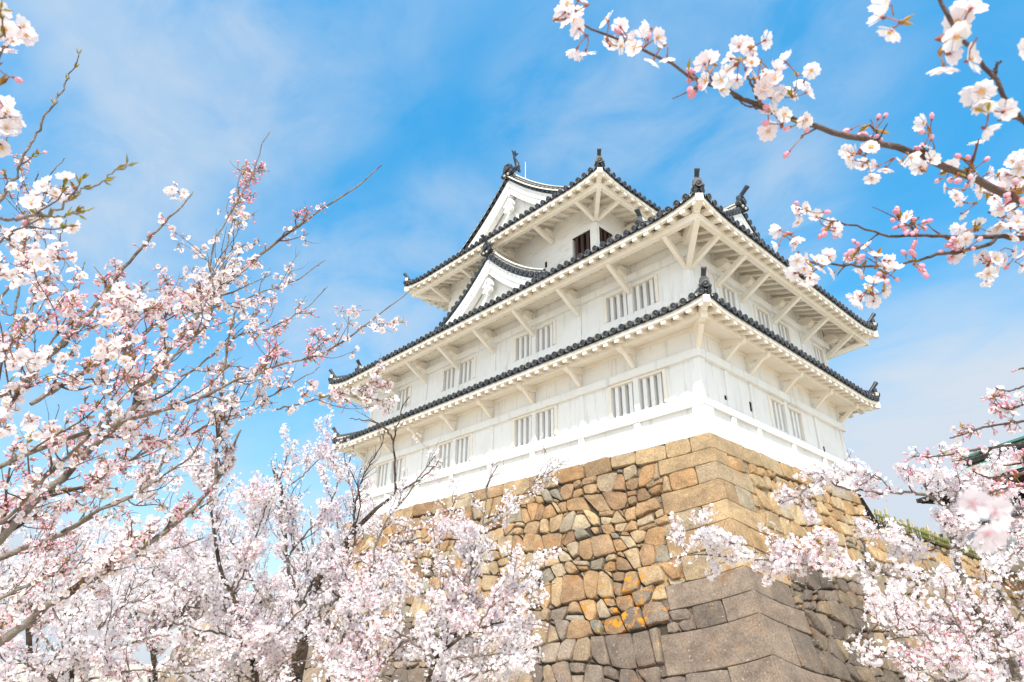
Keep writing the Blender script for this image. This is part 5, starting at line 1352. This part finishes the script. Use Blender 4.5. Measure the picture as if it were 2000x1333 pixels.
# large open bunches close to the lens
bun = [(50, 480, 1.5), (90, 520, 1.5), (20, 690, 1.45), (60, 705, 1.5), (100, 380, 1.5), (18, 88, 1.05), (8, 225, 1.2), (5, 262, 1.2), (120, 505, 1.45), (210, 600, 1.6), (255, 580, 1.6), (215, 655, 1.7), (200, 680, 1.7), (30, 830, 1.6), (60, 855, 1.6), (100, 710, 1.7), (20, 560, 1.4), (2, 40, 1.0), (110, 445, 1.4), (235, 690, 1.7), (340, 370, 2.2)]
bp_ = np.array([at(b[0], b[1], b[2]*(1.25 if b[2] > 1.3 else 1.1)) for b in bun]); bp_ = np.repeat(bp_, 2, 0)+rng.normal(size=(len(bun)*2, 3))*0.013
bloom_clusters(TL.bl, bp_, unit(rng.normal(size=bp_.shape)), rng, True, (3, 5), np.full(len(bp_), 0.95), leaves=0.3)
PA = np.concatenate([P0.reshape(-1, 3), Q1.reshape(-1, 3), P9.reshape(-1, 3)])
Pb = np.stack([np.linspace(p, p+(PA[np.argmin(np.linalg.norm(PA-p, axis=1))]-p), 5) for p in bp_[::2]]); Pb = Pb[np.linalg.norm(Pb[:, -1]-Pb[:, 0], axis=1) < 0.3]; TL.wood(Pb, np.full((len(Pb), 5), 0.0016), 4, 2)
TL.done([M['bark'], M['old_bark'], M['twig']])

DENS = 4.3
# --- blossoming tree from drawn limbs, then branchlets, twigs and umbels
def drawn_tree(label, base, seed, limbs_px, mats, b1=8.0, l1=(0.22, 0.70), b2=9, l2=(0.12, 0.34), dens=15, bare=(), up1=0.3, fsize=0.0158, keep=None, n_open=(3, 5), bud=0.14, sparse=None):
    T = Tree(label, base, seed); rg = T.rng; L_ = []
    for pts, w0, w1, mi in limbs_px:
        P3 = [np.array(p, float) if isinstance(p, np.ndarray) else at(*p) for p in pts]
        d0 = float(np.dot(P3[0]-CAM_POS, fwd)); d1 = float(np.dot(P3[-1]-CAM_POS, fwd))
        thin = 1.0 if w0 > 18 else 0.62
        q = T.limb(P3, w0*d0/FPX/2*thin, w1*d1/FPX/2*0.7, 26, 8, mi if w0 > 18 else 0, 0.006); L_.append(q)
    P0, R0 = stack(L_, 26)
    for pts, w0, w1 in bare:
        P3 = [at(*p) for p in pts]; q = T.limb(P3, w0*pts[0][2]/FPX/2, w1*pts[-1][2]/FPX/2, 18, 6, 1, 0.008)
        a, b = children(q[0][None], q[1][None], 7, (0.15, 0.45), (25, 60), 0.25, 7, rg, 0.6, 0.2); c, e = children(a, b, 9, (0.06, 0.16), (25, 60), 0.2, 5, rg, 0.7, 0.2)
        T.wood(a, b, 4, 2); T.wood(c, e, 3, 2)
    Q1, S1 = children(P0, R0, b1, l1, (28, 70), up1, 10, rg, 0.5, 0.10, 0.09, 0.0022, keep=keep)
    Q2, S2 = children(Q1, S1, b2, l2, (25, 65), 0.18, 6, rg, 0.6, 0.12, 0.09, 0.0015)
    T.wood(Q1, S1, 5, 2); T.wood(Q2, S2, 3, 2)
    for P, k in ((P0, 0.35), (Q1, 0.9), (Q2, 1.25)):
        p, d = along(P, dens*k*DENS, rg, 0.08, 0.012)
        kp = rg.random(len(p)) < np.clip(0.68+0.85*noise3(p, 4.2, seed), 0.04, 1); o = np.clip(1.0-bud+0.35*noise3(p, 3.0, seed+1), 0.2, 1)
        if sparse is not None: kp &= rg.random(len(p)) < np.clip(1-(p[:, 2]-sparse)/0.55*0.85, 0.14, 1)
        bloom_clusters(T.bl, p[kp], d[kp], rg, False, n_open, o[kp], spread=0.03, fsize=fsize, leaves=0.38, ped=False)
    print('CROWN', T.root.name, T.bl.n)
    T.done(mats); return T
BM = [M['bark'], M['old_bark'], M['twig']]
def gnd(px_, d):
    p = at(px_, 1500, d); p[2] = GZ-0.05; return p

# T1: slim trunk in the middle left
b = gnd(520, 6.6)
drawn_tree('cherry tree with a slim brown bent trunk, left of the dark mossy trunk', b, 31, [
  ([b, (500, 1345, 6.6), (485, 1279, 6.6), (474, 1260, 6.6), (469, 1210, 6.6), (455, 1165, 6.6), (434, 1123, 6.6), (421, 1054, 6.6), (408, 980, 6.7), (398, 930, 6.8)], 26, 4, 1),
  ([(455, 1165, 6.6), (480, 1110, 6.5), (500, 1050, 6.4), (520, 990, 6.4), (548, 930, 6.4), (560, 890, 6.4)], 7, 3, 0),
  ([(474, 1255, 6.6), (440, 1240, 6.3), (390, 1230, 6.1), (330, 1215, 6.0), (270, 1195, 5.9)], 8, 3, 0),
  ([(469, 1210, 6.6), (400, 1170, 6.9), (340, 1140, 7.1), (290, 1090, 7.2), (240, 1060, 7.3)], 7, 3, 0),
  ([(434, 1123, 6.6), (380, 1080, 6.6), (330, 1020, 6.7), (310, 975, 6.8)], 6, 3, 0),
  ([(485, 1285, 6.6), (540, 1240, 6.2), (590, 1190, 6.1), (640, 1150, 6.1), (690, 1130, 6.2)], 8, 3, 0),
  ([(500, 1330, 6.6), (420, 1310, 6.2), (350, 1300, 6.0), (290, 1310, 5.9)], 8, 3, 0),
  ([(505, 1340, 6.6), (560, 1300, 6.1), (620, 1290, 5.9), (660, 1300, 5.8)], 8, 3, 0)], BM, dens=17)

# T2: mossy dark trunk with broken limb
b = gnd(566, 8.6)
drawn_tree('old cherry tree with a dark mossy forked trunk and bare dead twigs at its top', b, 32, [
  ([b, (572, 1360, 8.6), (580, 1300, 8.6), (590, 1250, 8.6), (600, 1200, 8.6), (606, 1160, 8.6), (627, 1125, 8.7), (656, 1090, 8.8), (690, 1040, 8.9), (730, 1000, 9.0), (780, 960, 9.1)], 52, 6, 1),
  ([(600, 1205, 8.6), (575, 1150, 8.5), (560, 1090, 8.4), (555, 1020, 8.4), (545, 960, 8.4), (530, 900, 8.4)], 14, 4, 1),
  ([(612, 1190, 8.6), (650, 1180, 8.4), (664, 1165, 8.3), (700, 1150, 8.2), (760, 1110, 8.2), (800, 1080, 8.3)], 15, 4, 1),
  ([(590, 1250, 8.6), (540, 1200, 8.9), (500, 1150, 9.0), (470, 1090, 9.1), (440, 1040, 9.2)], 12, 4, 1),
  ([(690, 1040, 8.9), (690, 980, 8.8), (680, 920, 8.8), (690, 870, 8.8)], 6, 3, 0),
  ([(560, 1090, 8.4), (600, 1040, 8.2), (640, 990, 8.1), (660, 940, 8.1), (650, 900, 8.1)], 7, 3, 0),
  ([(545, 960, 8.4), (590, 930, 8.3), (620, 900, 8.3), (645, 885, 8.3)], 5, 3, 0)], BM, dens=14,
  bare=[([(772, 965, 9.0), (770, 906, 9.0), (770, 855, 9.0), (778, 825, 9.0), (786, 795, 9.0), (800, 775, 9.0)], 5.5, 1.6), ([(770, 862, 9.0), (755, 840, 9.0), (732, 825, 9.0), (705, 820, 9.0), (683, 818, 9.0)], 4.5, 1.5),
        ([(690, 1030, 8.9), (700, 960, 8.9), (720, 910, 8.9), (745, 870, 8.9), (752, 840, 8.9)], 5, 1.5), ([(650, 1100, 8.8), (700, 1010, 8.8), (700, 960, 8.7), (680, 910, 8.7), (672, 885, 8.7)], 4, 1.5),
        ([(555, 1010, 8.6), (550, 960, 8.6), (540, 930, 8.6), (535, 915, 8.6)], 12, 7), ([(780, 960, 9.1), (830, 930, 9.1), (860, 900, 9.0)], 5, 2)])

# T3: two stems right of it, reaching across the stone base
b = gnd(735, 7.2)
drawn_tree('cherry tree with twin thin stems and a broad crown spread across the golden stones', b, 33, [
  ([b, (722, 1380, 7.2), (712, 1320, 7.2), (703, 1264, 7.2), (696, 1186, 7.2), (684, 1145, 7.2), (668, 1110, 7.2), (657, 1085, 7.2), (640, 1040, 7.1)], 20, 4, 0),
  ([(714, 1330, 7.2), (717, 1254, 7.3), (722, 1186, 7.3), (727, 1101, 7.4), (740, 1050, 7.5), (760, 1010, 7.5), (790, 975, 7.6), (820, 930, 7.6), (850, 890, 7.6)], 10, 3, 0),
  ([(718, 1345, 7.2), (760, 1280, 7.0), (800, 1250, 6.9), (850, 1240, 6.8), (892, 1237, 6.8), (905, 1210, 6.8), (918, 1150, 6.8), (922, 1091, 6.8), (943, 1026, 6.9), (953, 948, 7.0), (972, 910, 7.0)], 13, 3, 1),
  ([(943, 1026, 6.9), (985, 1000, 6.9), (1020, 965, 6.9), (1055, 935, 6.9), (1090, 912, 6.9)], 6, 2.5, 0),
  ([(892, 1237, 6.8), (930, 1225, 6.6), (975, 1215, 6.5), (1010, 1180, 6.4), (1050, 1150, 6.4), (1085, 1140, 6.4)], 9, 3, 1),
  ([(760, 1290, 7.0), (830, 1290, 6.6), (900, 1285, 6.4), (970, 1275, 6.3), (1030, 1250, 6.3)], 9, 3, 1),
  ([(727, 1101, 7.4), (780, 1060, 7.4), (830, 1050, 7.3), (870, 1010, 7.3), (890, 975, 7.3)], 6, 3, 0),
  ([(918, 1150, 6.8), (870, 1100, 6.8), (850, 1060, 6.8), (845, 1030, 6.8)], 5, 3, 0),
  ([(905, 1210, 6.8), (850, 1180, 6.6), (800, 1150, 6.5), (770, 1120, 6.5)], 6, 3, 0),
  ([(720, 1350, 7.2), (690, 1300, 6.8), (640, 1260, 6.7), (600, 1240, 6.7)], 7, 3, 0)], BM, dens=16, up1=0.2, l1=(0.18, 0.55), sparse=float(at(1000, 1060, 7.0)[2]),
  bare=[([(850, 1240, 6.8), (880, 1250, 6.75), (920, 1200, 6.7)], 10, 6)])

# T4: low spreading tree at the foot of the base
b = gnd(870, 5.6)
drawn_tree('low cherry tree of dense white blossom at the foot of the grey stones', b, 34, [
  ([b, (850, 1400, 5.6), (835, 1340, 5.6), (850, 1290, 5.5), (880, 1260, 5.5), (930, 1230, 5.4), (985, 1215, 5.4)], 24, 5, 1),
  ([(835, 1345, 5.6), (900, 1325, 5.4), (960, 1310, 5.3), (1010, 1300, 5.3)], 12, 4, 1),
  ([(850, 1290, 5.5), (800, 1250, 5.4), (760, 1220, 5.4), (720, 1200, 5.4)], 9, 3, 0),
  ([(930, 1230, 5.4), (970, 1170, 5.4), (1000, 1140, 5.4), (1040, 1120, 5.4)], 7, 3, 0),
  ([(835, 1350, 5.6), (780, 1330, 5.5), (720, 1320, 5.4), (670, 1330, 5.4)], 9, 3, 0)], BM, dens=16, l1=(0.25, 0.6), up1=0.2)

# T5, T6, T7: trees farther left
def far_tree(label, x, d, seed, top, spread, dens=12):
    b = gnd(x, d); rr = random.Random(seed); L_ = [([b, (x+3, 1330, d), (x-4, 1260, d), (x+rr.uniform(-15, 15), top+80, d)], 34*6/d, 4, 1)]
    for k in range(9):
        a = -1+2*(k+0.5)/9; y0 = rr.uniform(1180, 1310); y1 = top+abs(a)**1.5*150+rr.uniform(-10, 60)
        dd = d+rr.uniform(-1.2, 1.2)
        L_.append(([(x, y0, d), (x+a*spread*0.4, y0-(y0-y1)*0.30, (d+dd)/2), (x+a*spread*0.75, y0-(y0-y1)*0.65, dd), (x+a*spread, y1, dd)], 10, 3, 0))
    return drawn_tree(label, b, seed, L_, BM, b1=5.5, l1=(0.4, 1.1), b2=7, dens=dens, fsize=0.0195, n_open=(3, 4))
far_tree('blossoming cherry tree behind the slim bent trunk, its pale crown low against the sky', 300, 9.5, 41, 1060, 240)
far_tree('pale cherry tree at the left edge behind the long grey limbs', 60, 8.0, 42, 1010, 260, 12)
far_tree('cherry tree with a full rounded crown between the limbs and the dead top', 430, 11.5, 43, 980, 200, 11)
far_tree('cherry tree crown in front of the left end of the stone base', 640, 11.0, 44, 960, 150, 10)

# low trees filling the left foot of the picture
b = gnd(120, 5.2)
drawn_tree('low white-blossomed cherry tree in the lower left, under the longest grey limb', b, 45, [
  ([b, (130, 1370, 5.2), (140, 1320, 5.2), (150, 1270, 5.2), (165, 1210, 5.3), (190, 1150, 5.4)], 24, 5, 1),
  ([(135, 1345, 5.2), (70, 1310, 5.0), (10, 1280, 4.9), (-40, 1260, 4.9)], 9, 3, 0),
  ([(140, 1320, 5.2), (90, 1250, 5.3), (50, 1200, 5.4), (20, 1150, 5.5)], 9, 3, 0),
  ([(140, 1310, 5.2), (210, 1270, 5.0), (280, 1250, 4.9), (330, 1240, 4.9)], 9, 3, 0),
  ([(135, 1350, 5.2), (200, 1320, 5.0), (270, 1310, 4.9), (340, 1315, 4.9), (400, 1310, 5.0)], 9, 3, 0),
  ([(150, 1270, 5.2), (210, 1210, 5.3), (250, 1180, 5.4), (300, 1160, 5.5)], 8, 3, 0),
  ([(132, 1360, 5.2), (60, 1340, 4.8), (0, 1330, 4.7)], 8, 3, 0),
  ([(150, 1275, 5.2), (110, 1200, 5.4), (100, 1140, 5.6), (110, 1100, 5.7)], 8, 3, 0)], BM, dens=14, l1=(0.22, 0.6), up1=0.15)
b = gnd(1830, 3.9)
drawn_tree('low cherry tree of white blossom filling the lower right corner', b, 53, [
  ([b, (1835, 1380, 3.9), (1845, 1330, 3.9), (1860, 1290, 3.9), (1890, 1250, 3.9), (1930, 1215, 3.9)], 26, 6, 0),
  ([(1845, 1340, 3.9), (1800, 1310, 3.9), (1760, 1290, 3.9), (1715, 1280, 3.95)], 8, 3, 0),
  ([(1860, 1290, 3.9), (1820, 1250, 4.0), (1780, 1230, 4.0), (1730, 1225, 4.0), (1690, 1215, 4.0)], 8, 3, 0),
  ([(1890, 1250, 3.9), (1860, 1200, 4.0), (1840, 1170, 4.0), (1800, 1160, 4.0)], 7, 3, 0),
  ([(1845, 1340, 3.9), (1900, 1310, 3.8), (1950, 1290, 3.7), (2010, 1280, 3.7)], 8, 3, 0),
  ([(1890, 1250, 3.9), (1940, 1250, 3.8), (1990, 1230, 3.8)], 7, 3, 0),
  ([(1930, 1215, 3.9), (1960, 1170, 3.9), (1990, 1130, 3.9)], 6, 3, 0)], BM, dens=17, l1=(0.12, 0.34), b2=9, l2=(0.08, 0.2), up1=0.12)

# T8: right tree, in front of the right face of the stone base
b = gnd(2010, 4.6)
drawn_tree('cherry tree right of the stone corner with one long low bough reaching across the stones', b, 51, [
  ([b, (1990, 1340, 4.6), (1960, 1270, 4.6), (1933, 1223, 4.6), (1907, 1187, 4.6), (1886, 1151, 4.65), (1875, 1111, 4.7), (1864, 1067, 4.75), (1857, 1024, 4.8), (1850, 1000, 4.8), (1835, 984, 4.8), (1817, 970, 4.8)], 34, 11, 0),
  ([(1886, 1160, 4.65), (1875, 1162, 4.65), (1835, 1143, 4.6), (1762, 1129, 4.6), (1708, 1114, 4.6), (1617, 1104, 4.6), (1509, 1096, 4.65), (1400, 1085, 4.7), (1340, 1085, 4.7), (1310, 1095, 4.7)], 13, 3, 0),
  ([(1864, 1080, 4.75), (1860, 1082, 4.75), (1820, 1069, 4.9), (1791, 1067, 5.0), (1740, 1050, 5.1), (1700, 1030, 5.2)], 8, 3, 0),
  ([(1817, 970, 4.8), (1780, 963, 4.8), (1741, 962, 4.8), (1690, 958, 4.8), (1654, 955, 4.8), (1600, 940, 4.8), (1550, 975, 4.8), (1525, 985, 4.8)], 9, 3, 0),
  ([(1835, 984, 4.8), (1850, 950, 4.9), (1880, 935, 5.0), (1920, 920, 5.0), (1960, 900, 5.1)], 6, 3, 0),
  ([(1741, 962, 4.8), (1720, 935, 4.8), (1690, 925, 4.8), (1660, 920, 4.8)], 5, 2.5, 0),
  ([(1817, 970, 4.8), (1800, 940, 4.8), (1780, 920, 4.8), (1760, 915, 4.8)], 5, 2.5, 0),
  ([(1857, 1024, 4.8), (1890, 990, 4.9), (1930, 965, 4.9), (1985, 950, 4.9)], 6, 3, 0),
  ([(1850, 1000, 4.8), (1872, 960, 4.8), (1890, 935, 4.8), (1915, 925, 4.8)], 5, 3, 0),
  ([(1857, 1035, 4.8), (1915, 1030, 4.8), (1960, 1040, 4.8), (2010, 1035, 4.8)], 5, 3, 0),
  ([(1857, 1030, 4.8), (1900, 1010, 4.9), (1950, 1000, 5.0), (2000, 990, 5.1)], 6, 3, 0),
  ([(1933, 1223, 4.6), (1880, 1220, 4.5), (1820, 1215, 4.5), (1760, 1200, 4.5), (1710, 1180, 4.5)], 8, 3, 0),
  ([(1960, 1270, 4.6), (1900, 1270, 4.4), (1840, 1285, 4.4), (1790, 1300, 4.4)], 8, 3, 0),
  ([(1907, 1187, 4.6), (1940, 1130, 4.6), (1970, 1090, 4.6), (2010, 1060, 4.6)], 7, 3, 0),
  ([(1985, 1330, 4.6), (1930, 1330, 4.3), (1880, 1320, 4.2)], 8, 3, 0),
  ([(1509, 1096, 4.65), (1470, 1070, 4.65), (1430, 1060, 4.65), (1390, 1040, 4.65), (1375, 1005, 4.65)], 3, 1.5, 0),
  ([(1617, 1104, 4.6), (1560, 1070, 4.6), (1530, 1060, 4.6), (1500, 1055, 4.6)], 4, 2, 0)], BM, b1=9.5, l1=(0.10, 0.36), b2=9.0, l2=(0.07, 0.2), dens=21, up1=0.12, fsize=0.0165, bud=0.22)
b = gnd(2080, 6.2)
drawn_tree('cherry tree behind at the right edge, dark gnarled stem and white blossom below the hall', b, 52, [
  ([b, (2040, 1330, 6.2), (1990, 1290, 6.2), (1965, 1240, 6.2), (1958, 1195, 6.2), (1950, 1160, 6.2)], 40, 14, 1),
  ([(1965, 1240, 6.2), (1920, 1250, 6.0), (1870, 1245, 5.9), (1800, 1240, 5.9), (1740, 1250, 5.9)], 10, 3, 1),
  ([(1950, 1160, 6.2), (1910, 1130, 6.2), (1850, 1120, 6.2), (1800, 1120, 6.2)], 9, 3, 0),
  ([(1950, 1160, 6.2), (1970, 1110, 6.2), (1985, 1060, 6.2)], 9, 3, 0),
  ([(1965, 1240, 6.2), (2010, 1180, 6.1), (2040, 1130, 6.1)], 9, 3, 0),
  ([(1990, 1290, 6.2), (1930, 1290, 5.8), (1870, 1280, 5.7), (1830, 1290, 5.7)], 9, 3, 0)], BM, b1=7, l1=(0.25, 0.65), dens=17, up1=0.15)

# T9: upper right: boughs of the tree beside the camera on the right
def near_tree(label, base, seed, hub, rows, dens, op, thin=()):
    T = Tree(label, base, seed); rg = T.rng; L_ = []; Lc = []
    T.limb([base, (base+hub)/2+np.array((0.05, 0.02, 0)), hub, hub+np.array((0.15, 0.1, 0.8)), hub+np.array((0.1, 0.25, 1.6))], 0.13, 0.012, 24, 12, 1, 0.01)
    for pts, w0, w1 in rows:
        P3 = [at(*p) for p in pts]; r0 = w0*pts[0][2]/FPX/2; r1 = w1*pts[-1][2]/FPX/2
        if pts[0][0] > 2000 or pts[0][1] < 0:
            mid = [hub+(P3[0]-hub)*t+rg.normal(size=3)*0.13*(1-t)+np.array((0, 0, 0.25*t*(1-t))) for t in (0.22, 0.45, 0.68)]
            Lc.append(T.limb([hub]+mid+[P3[0]-(P3[1]-P3[0])*0.6, P3[0]], max(0.02, r0*1.4), r0, 30, 8, 0, 0.006))
        L_.append(T.limb(P3, r0, r1, 30, 8, 0, 0.0012))
    P0, R0 = stack(L_, 30)
    Q1, S1 = children(P0, R0, 7.5, (0.03, 0.10), (35, 75), 0.3, 6, rg, 0.55, 0.06, 0.08, 0.0012)
    T.wood(Q1, S1, 5, 2)
    sets = [(P0, 0.55), (Q1, 1.6)]
    if Lc:
        Pc, Rc = stack(Lc, 30); Pc, Rc = Pc[:, :27], Rc[:, :27]
        Qc, Sc = children(Pc, Rc, 4.5, (0.10, 0.40), (30, 75), 0.25, 7, rg, 0.5, 0.05, 0.1, 0.0012); T.wood(Qc, Sc, 5, 2); sets += [(Qc, 0.8)]
    for P, k in sets:
        p, d = along(P, dens*k, rg, 0.03); o = np.clip(0.22+op*noise3(p, 9.0, seed)+0.25*noise3(p, 23, seed+2), 0, 1)
        kp = rg.random(len(p)) < np.clip(0.6+0.6*noise3(p, 8, seed+5), 0.1, 1)
        bloom_clusters(T.bl, p[kp], d[kp], rg, True, (2, 5), o[kp], leaves=0.7, fsize=0.0168)
    return T
hub = at(4000, 700, 2.0); b = hub+np.array((0.25, 0.1, 0)); b[2] = GZ
T9 = near_tree('cherry tree with sparse budding boughs crossing the upper right sky', b, 61, hub, [
  ([(2060, 440, 1.45), (2000, 398, 1.42), (1900, 348, 1.38), (1800, 307, 1.35), (1740, 286, 1.34), (1650, 265, 1.3), (1580, 243, 1.28), (1520, 222, 1.26), (1440, 188, 1.24), (1410, 172, 1.22), (1360, 155, 1.22), (1310, 128, 1.2), (1260, 100, 1.2), (1190, 72, 1.18), (1130, 45, 1.18), (1115, 34, 1.18)], 17, 3.5),
  ([(1500, 215, 1.26), (1455, 205, 1.24), (1430, 185, 1.24)], 5, 3),
  ([(1485, 200, 1.25), (1470, 170, 1.25), (1460, 150, 1.25), (1456, 122, 1.25)], 6, 3),
  ([(2060, 468, 1.6), (2000, 465, 1.6), (1940, 462, 1.58), (1870, 464, 1.55), (1800, 460, 1.52), (1740, 463, 1.52), (1690, 447, 1.5), (1650, 437, 1.5), (1600, 425, 1.5)], 11, 2.5),
  ([(1945, 465, 1.58), (1930, 478, 1.56), (1880, 490, 1.55), (1830, 498, 1.53), (1780, 512, 1.5), (1740, 520, 1.5), (1660, 519, 1.48), (1600, 515, 1.46), (1560, 508, 1.45)], 8, 3),
  ([(1790, 458, 1.52), (1780, 440, 1.52), (1795, 425, 1.52)], 5, 3),
  ([(2060, 430, 1.7), (2000, 400, 1.7), (1960, 425, 1.68), (1930, 415, 1.66)], 6, 3),
  ([(1830, 322, 1.35), (1815, 302, 1.34), (1800, 285, 1.34)], 5, 3),
  ([(1720, 280, 1.33), (1714, 262, 1.33), (1700, 245, 1.33)], 5, 3)], 22, 0.35)
rg = T9.rng
# the large bunches seen in the photograph
bun = [(1110, 60, 1.15, 2), (1120, 20, 1.15, 2), (1165, 58, 1.16, 1), (1268, 72, 1.2, 1), (1385, 160, 1.2, 2), (1420, 130, 1.2, 2), (1465, 95, 1.22, 3), (1440, 150, 1.22, 1), (1515, 180, 1.25, 2), (1550, 160, 1.25, 2), (1510, 240, 1.24, 2), (1700, 300, 1.32, 3), (1740, 320, 1.32, 2), (1790, 325, 1.32, 1), (1810, 262, 1.33, 1),
       (1545, 490, 1.42, 3), (1560, 520, 1.42, 2), (1600, 510, 1.44, 2), (1700, 545, 1.48, 3), (1720, 505, 1.48, 2), (1575, 415, 1.5, 2), (1610, 440, 1.5, 2), (1900, 430, 1.62, 3), (1950, 390, 1.6, 3), (1980, 330, 1.5, 4), (1960, 350, 1.5, 3), (1900, 390, 1.55, 3), (1930, 500, 1.55, 3), (1980, 510, 1.55, 3), (1985, 450, 1.6, 2), (1970, 425, 1.6, 2), (1880, 465, 1.55, 2)]
bp_ = np.repeat(np.array([at(*b[:3]) for b in bun]), [b[3] for b in bun], 0); bp_ = bp_+rg.normal(size=bp_.shape)*0.014
bloom_clusters(T9.bl, bp_, unit(rg.normal(size=bp_.shape)+np.array([0, 0, 0.2])), rg, True, (2, 3), np.full(len(bp_), 0.95), leaves=0.35, fsize=0.0172)
T9.done([M['dark_bark'], M['old_bark'], M['twig']])

# T10: very near twig hanging in from the top right
hub2 = at(4700, 420, 1.35); b = hub2+np.array((0.3, -0.2, 0)); b[2] = GZ
T10 = near_tree('cherry tree with one dark bough at the top right corner and big soft blossoms', b, 62, hub2, [
  ([(2070, 330, 0.95), (2000, 238, 0.92), (1960, 185, 0.9), (1940, 148, 0.9), (1900, 105, 0.9), (1870, 60, 0.9), (1840, 10, 0.9), (1820, -40, 0.9)], 11, 7),
  ([(1941, 150, 0.9), (1945, 130, 0.9), (1955, 120, 0.9)], 5, 4)], 0.01, 0.2)
rg = T10.rng
bun = [(1885, 20, 0.9, 2), (1850, 55, 0.9, 2), (1880, 85, 0.88, 2), (1765, 10, 0.9, 2), (1900, 190, 0.92, 2), (1925, 215, 0.9, 2), (1995, 105, 0.88, 1)]
bp_ = np.repeat(np.array([at(*b[:3]) for b in bun]), [b[3] for b in bun], 0); bp_ = bp_+rg.normal(size=bp_.shape)*0.010
bloom_clusters(T10.bl, bp_, unit(rg.normal(size=bp_.shape)-0.4*fwd), rg, True, (1, 2), np.full(len(bp_), 1.0), leaves=0.3, fsize=0.0185, spread=0.02)
# a spray almost touching the lens, far out of focus
bp_ = np.array([at(1900, 985, 0.42), at(1942, 1000, 0.42), at(1928, 1042, 0.43)])
fr_ = frames(unit(np.array([-fwd-0.2*rgt, -fwd+0.35*rgt, -fwd-0.4*upv])), rg); T_, rim_, q_, t_ = FT[(True, 0.45)]
T10.bl.put(T_, rim_, q_, t_, bp_, fr_, np.array([0.010, 0.011, 0.0115]), np.array([1.0, 0.8, 1.0]), 0)
T10.limb([hub2, at(3400, 420, 1.2), at(2600, 700, 0.95), at(2200, 950, 0.6), at(2060, 1045, 0.45), at(1990, 1025, 0.43), at(1935, 1000, 0.42)], 0.006, 0.001, 14, 6, 2)
T10.done([M['dark_bark'], M['old_bark'], M['twig']])

# T11: sprays at the right edge above the hall
hub3 = at(3000, 900, 3.4); b = hub3+np.array((0.2, 0.1, 0)); b[2] = GZ
T11 = near_tree('cherry tree at the right edge with thin budding sprays above the green roof', b, 63, hub3, [
  ([(2060, 862, 2.9), (2000, 867, 2.9), (1950, 873, 2.9), (1900, 880, 2.9), (1870, 885, 2.9), (1830, 892, 2.9), (1785, 891, 2.9)], 7, 2.5),
  ([(2050, 815, 2.9), (2000, 823, 2.9), (1950, 830, 2.9), (1910, 838, 2.9), (1880, 850, 2.9), (1855, 856, 2.9)], 6, 2.5),
  ([(2050, 775, 2.9), (2000, 790, 2.9), (1970, 800, 2.9), (1940, 788, 2.9)], 5, 2.5),
  ([(2050, 740, 2.9), (2000, 755, 2.9), (1970, 764, 2.9), (1945, 758, 2.9)], 5, 2.5),
  ([(2060, 930, 2.8), (2000, 925, 2.8), (1950, 935, 2.8), (1920, 930, 2.8), (1900, 920, 2.8)], 8, 3),
  ([(2050, 700, 2.9), (2010, 715, 2.9), (1990, 722, 2.9)], 4, 2.5),
  ([(1930, 877, 2.9), (1890, 895, 2.9), (1860, 902, 2.9)], 4, 2),
  ([(2060, 960, 2.9), (2000, 950, 2.9), (1960, 955, 2.9), (1930, 965, 2.9)], 6, 3),
  ([(2060, 900, 2.85), (2000, 905, 2.85), (1960, 910, 2.85)], 5, 3)], 40, 0.45)
T11.done([M['dark_bark'], M['old_bark'], M['twig']])
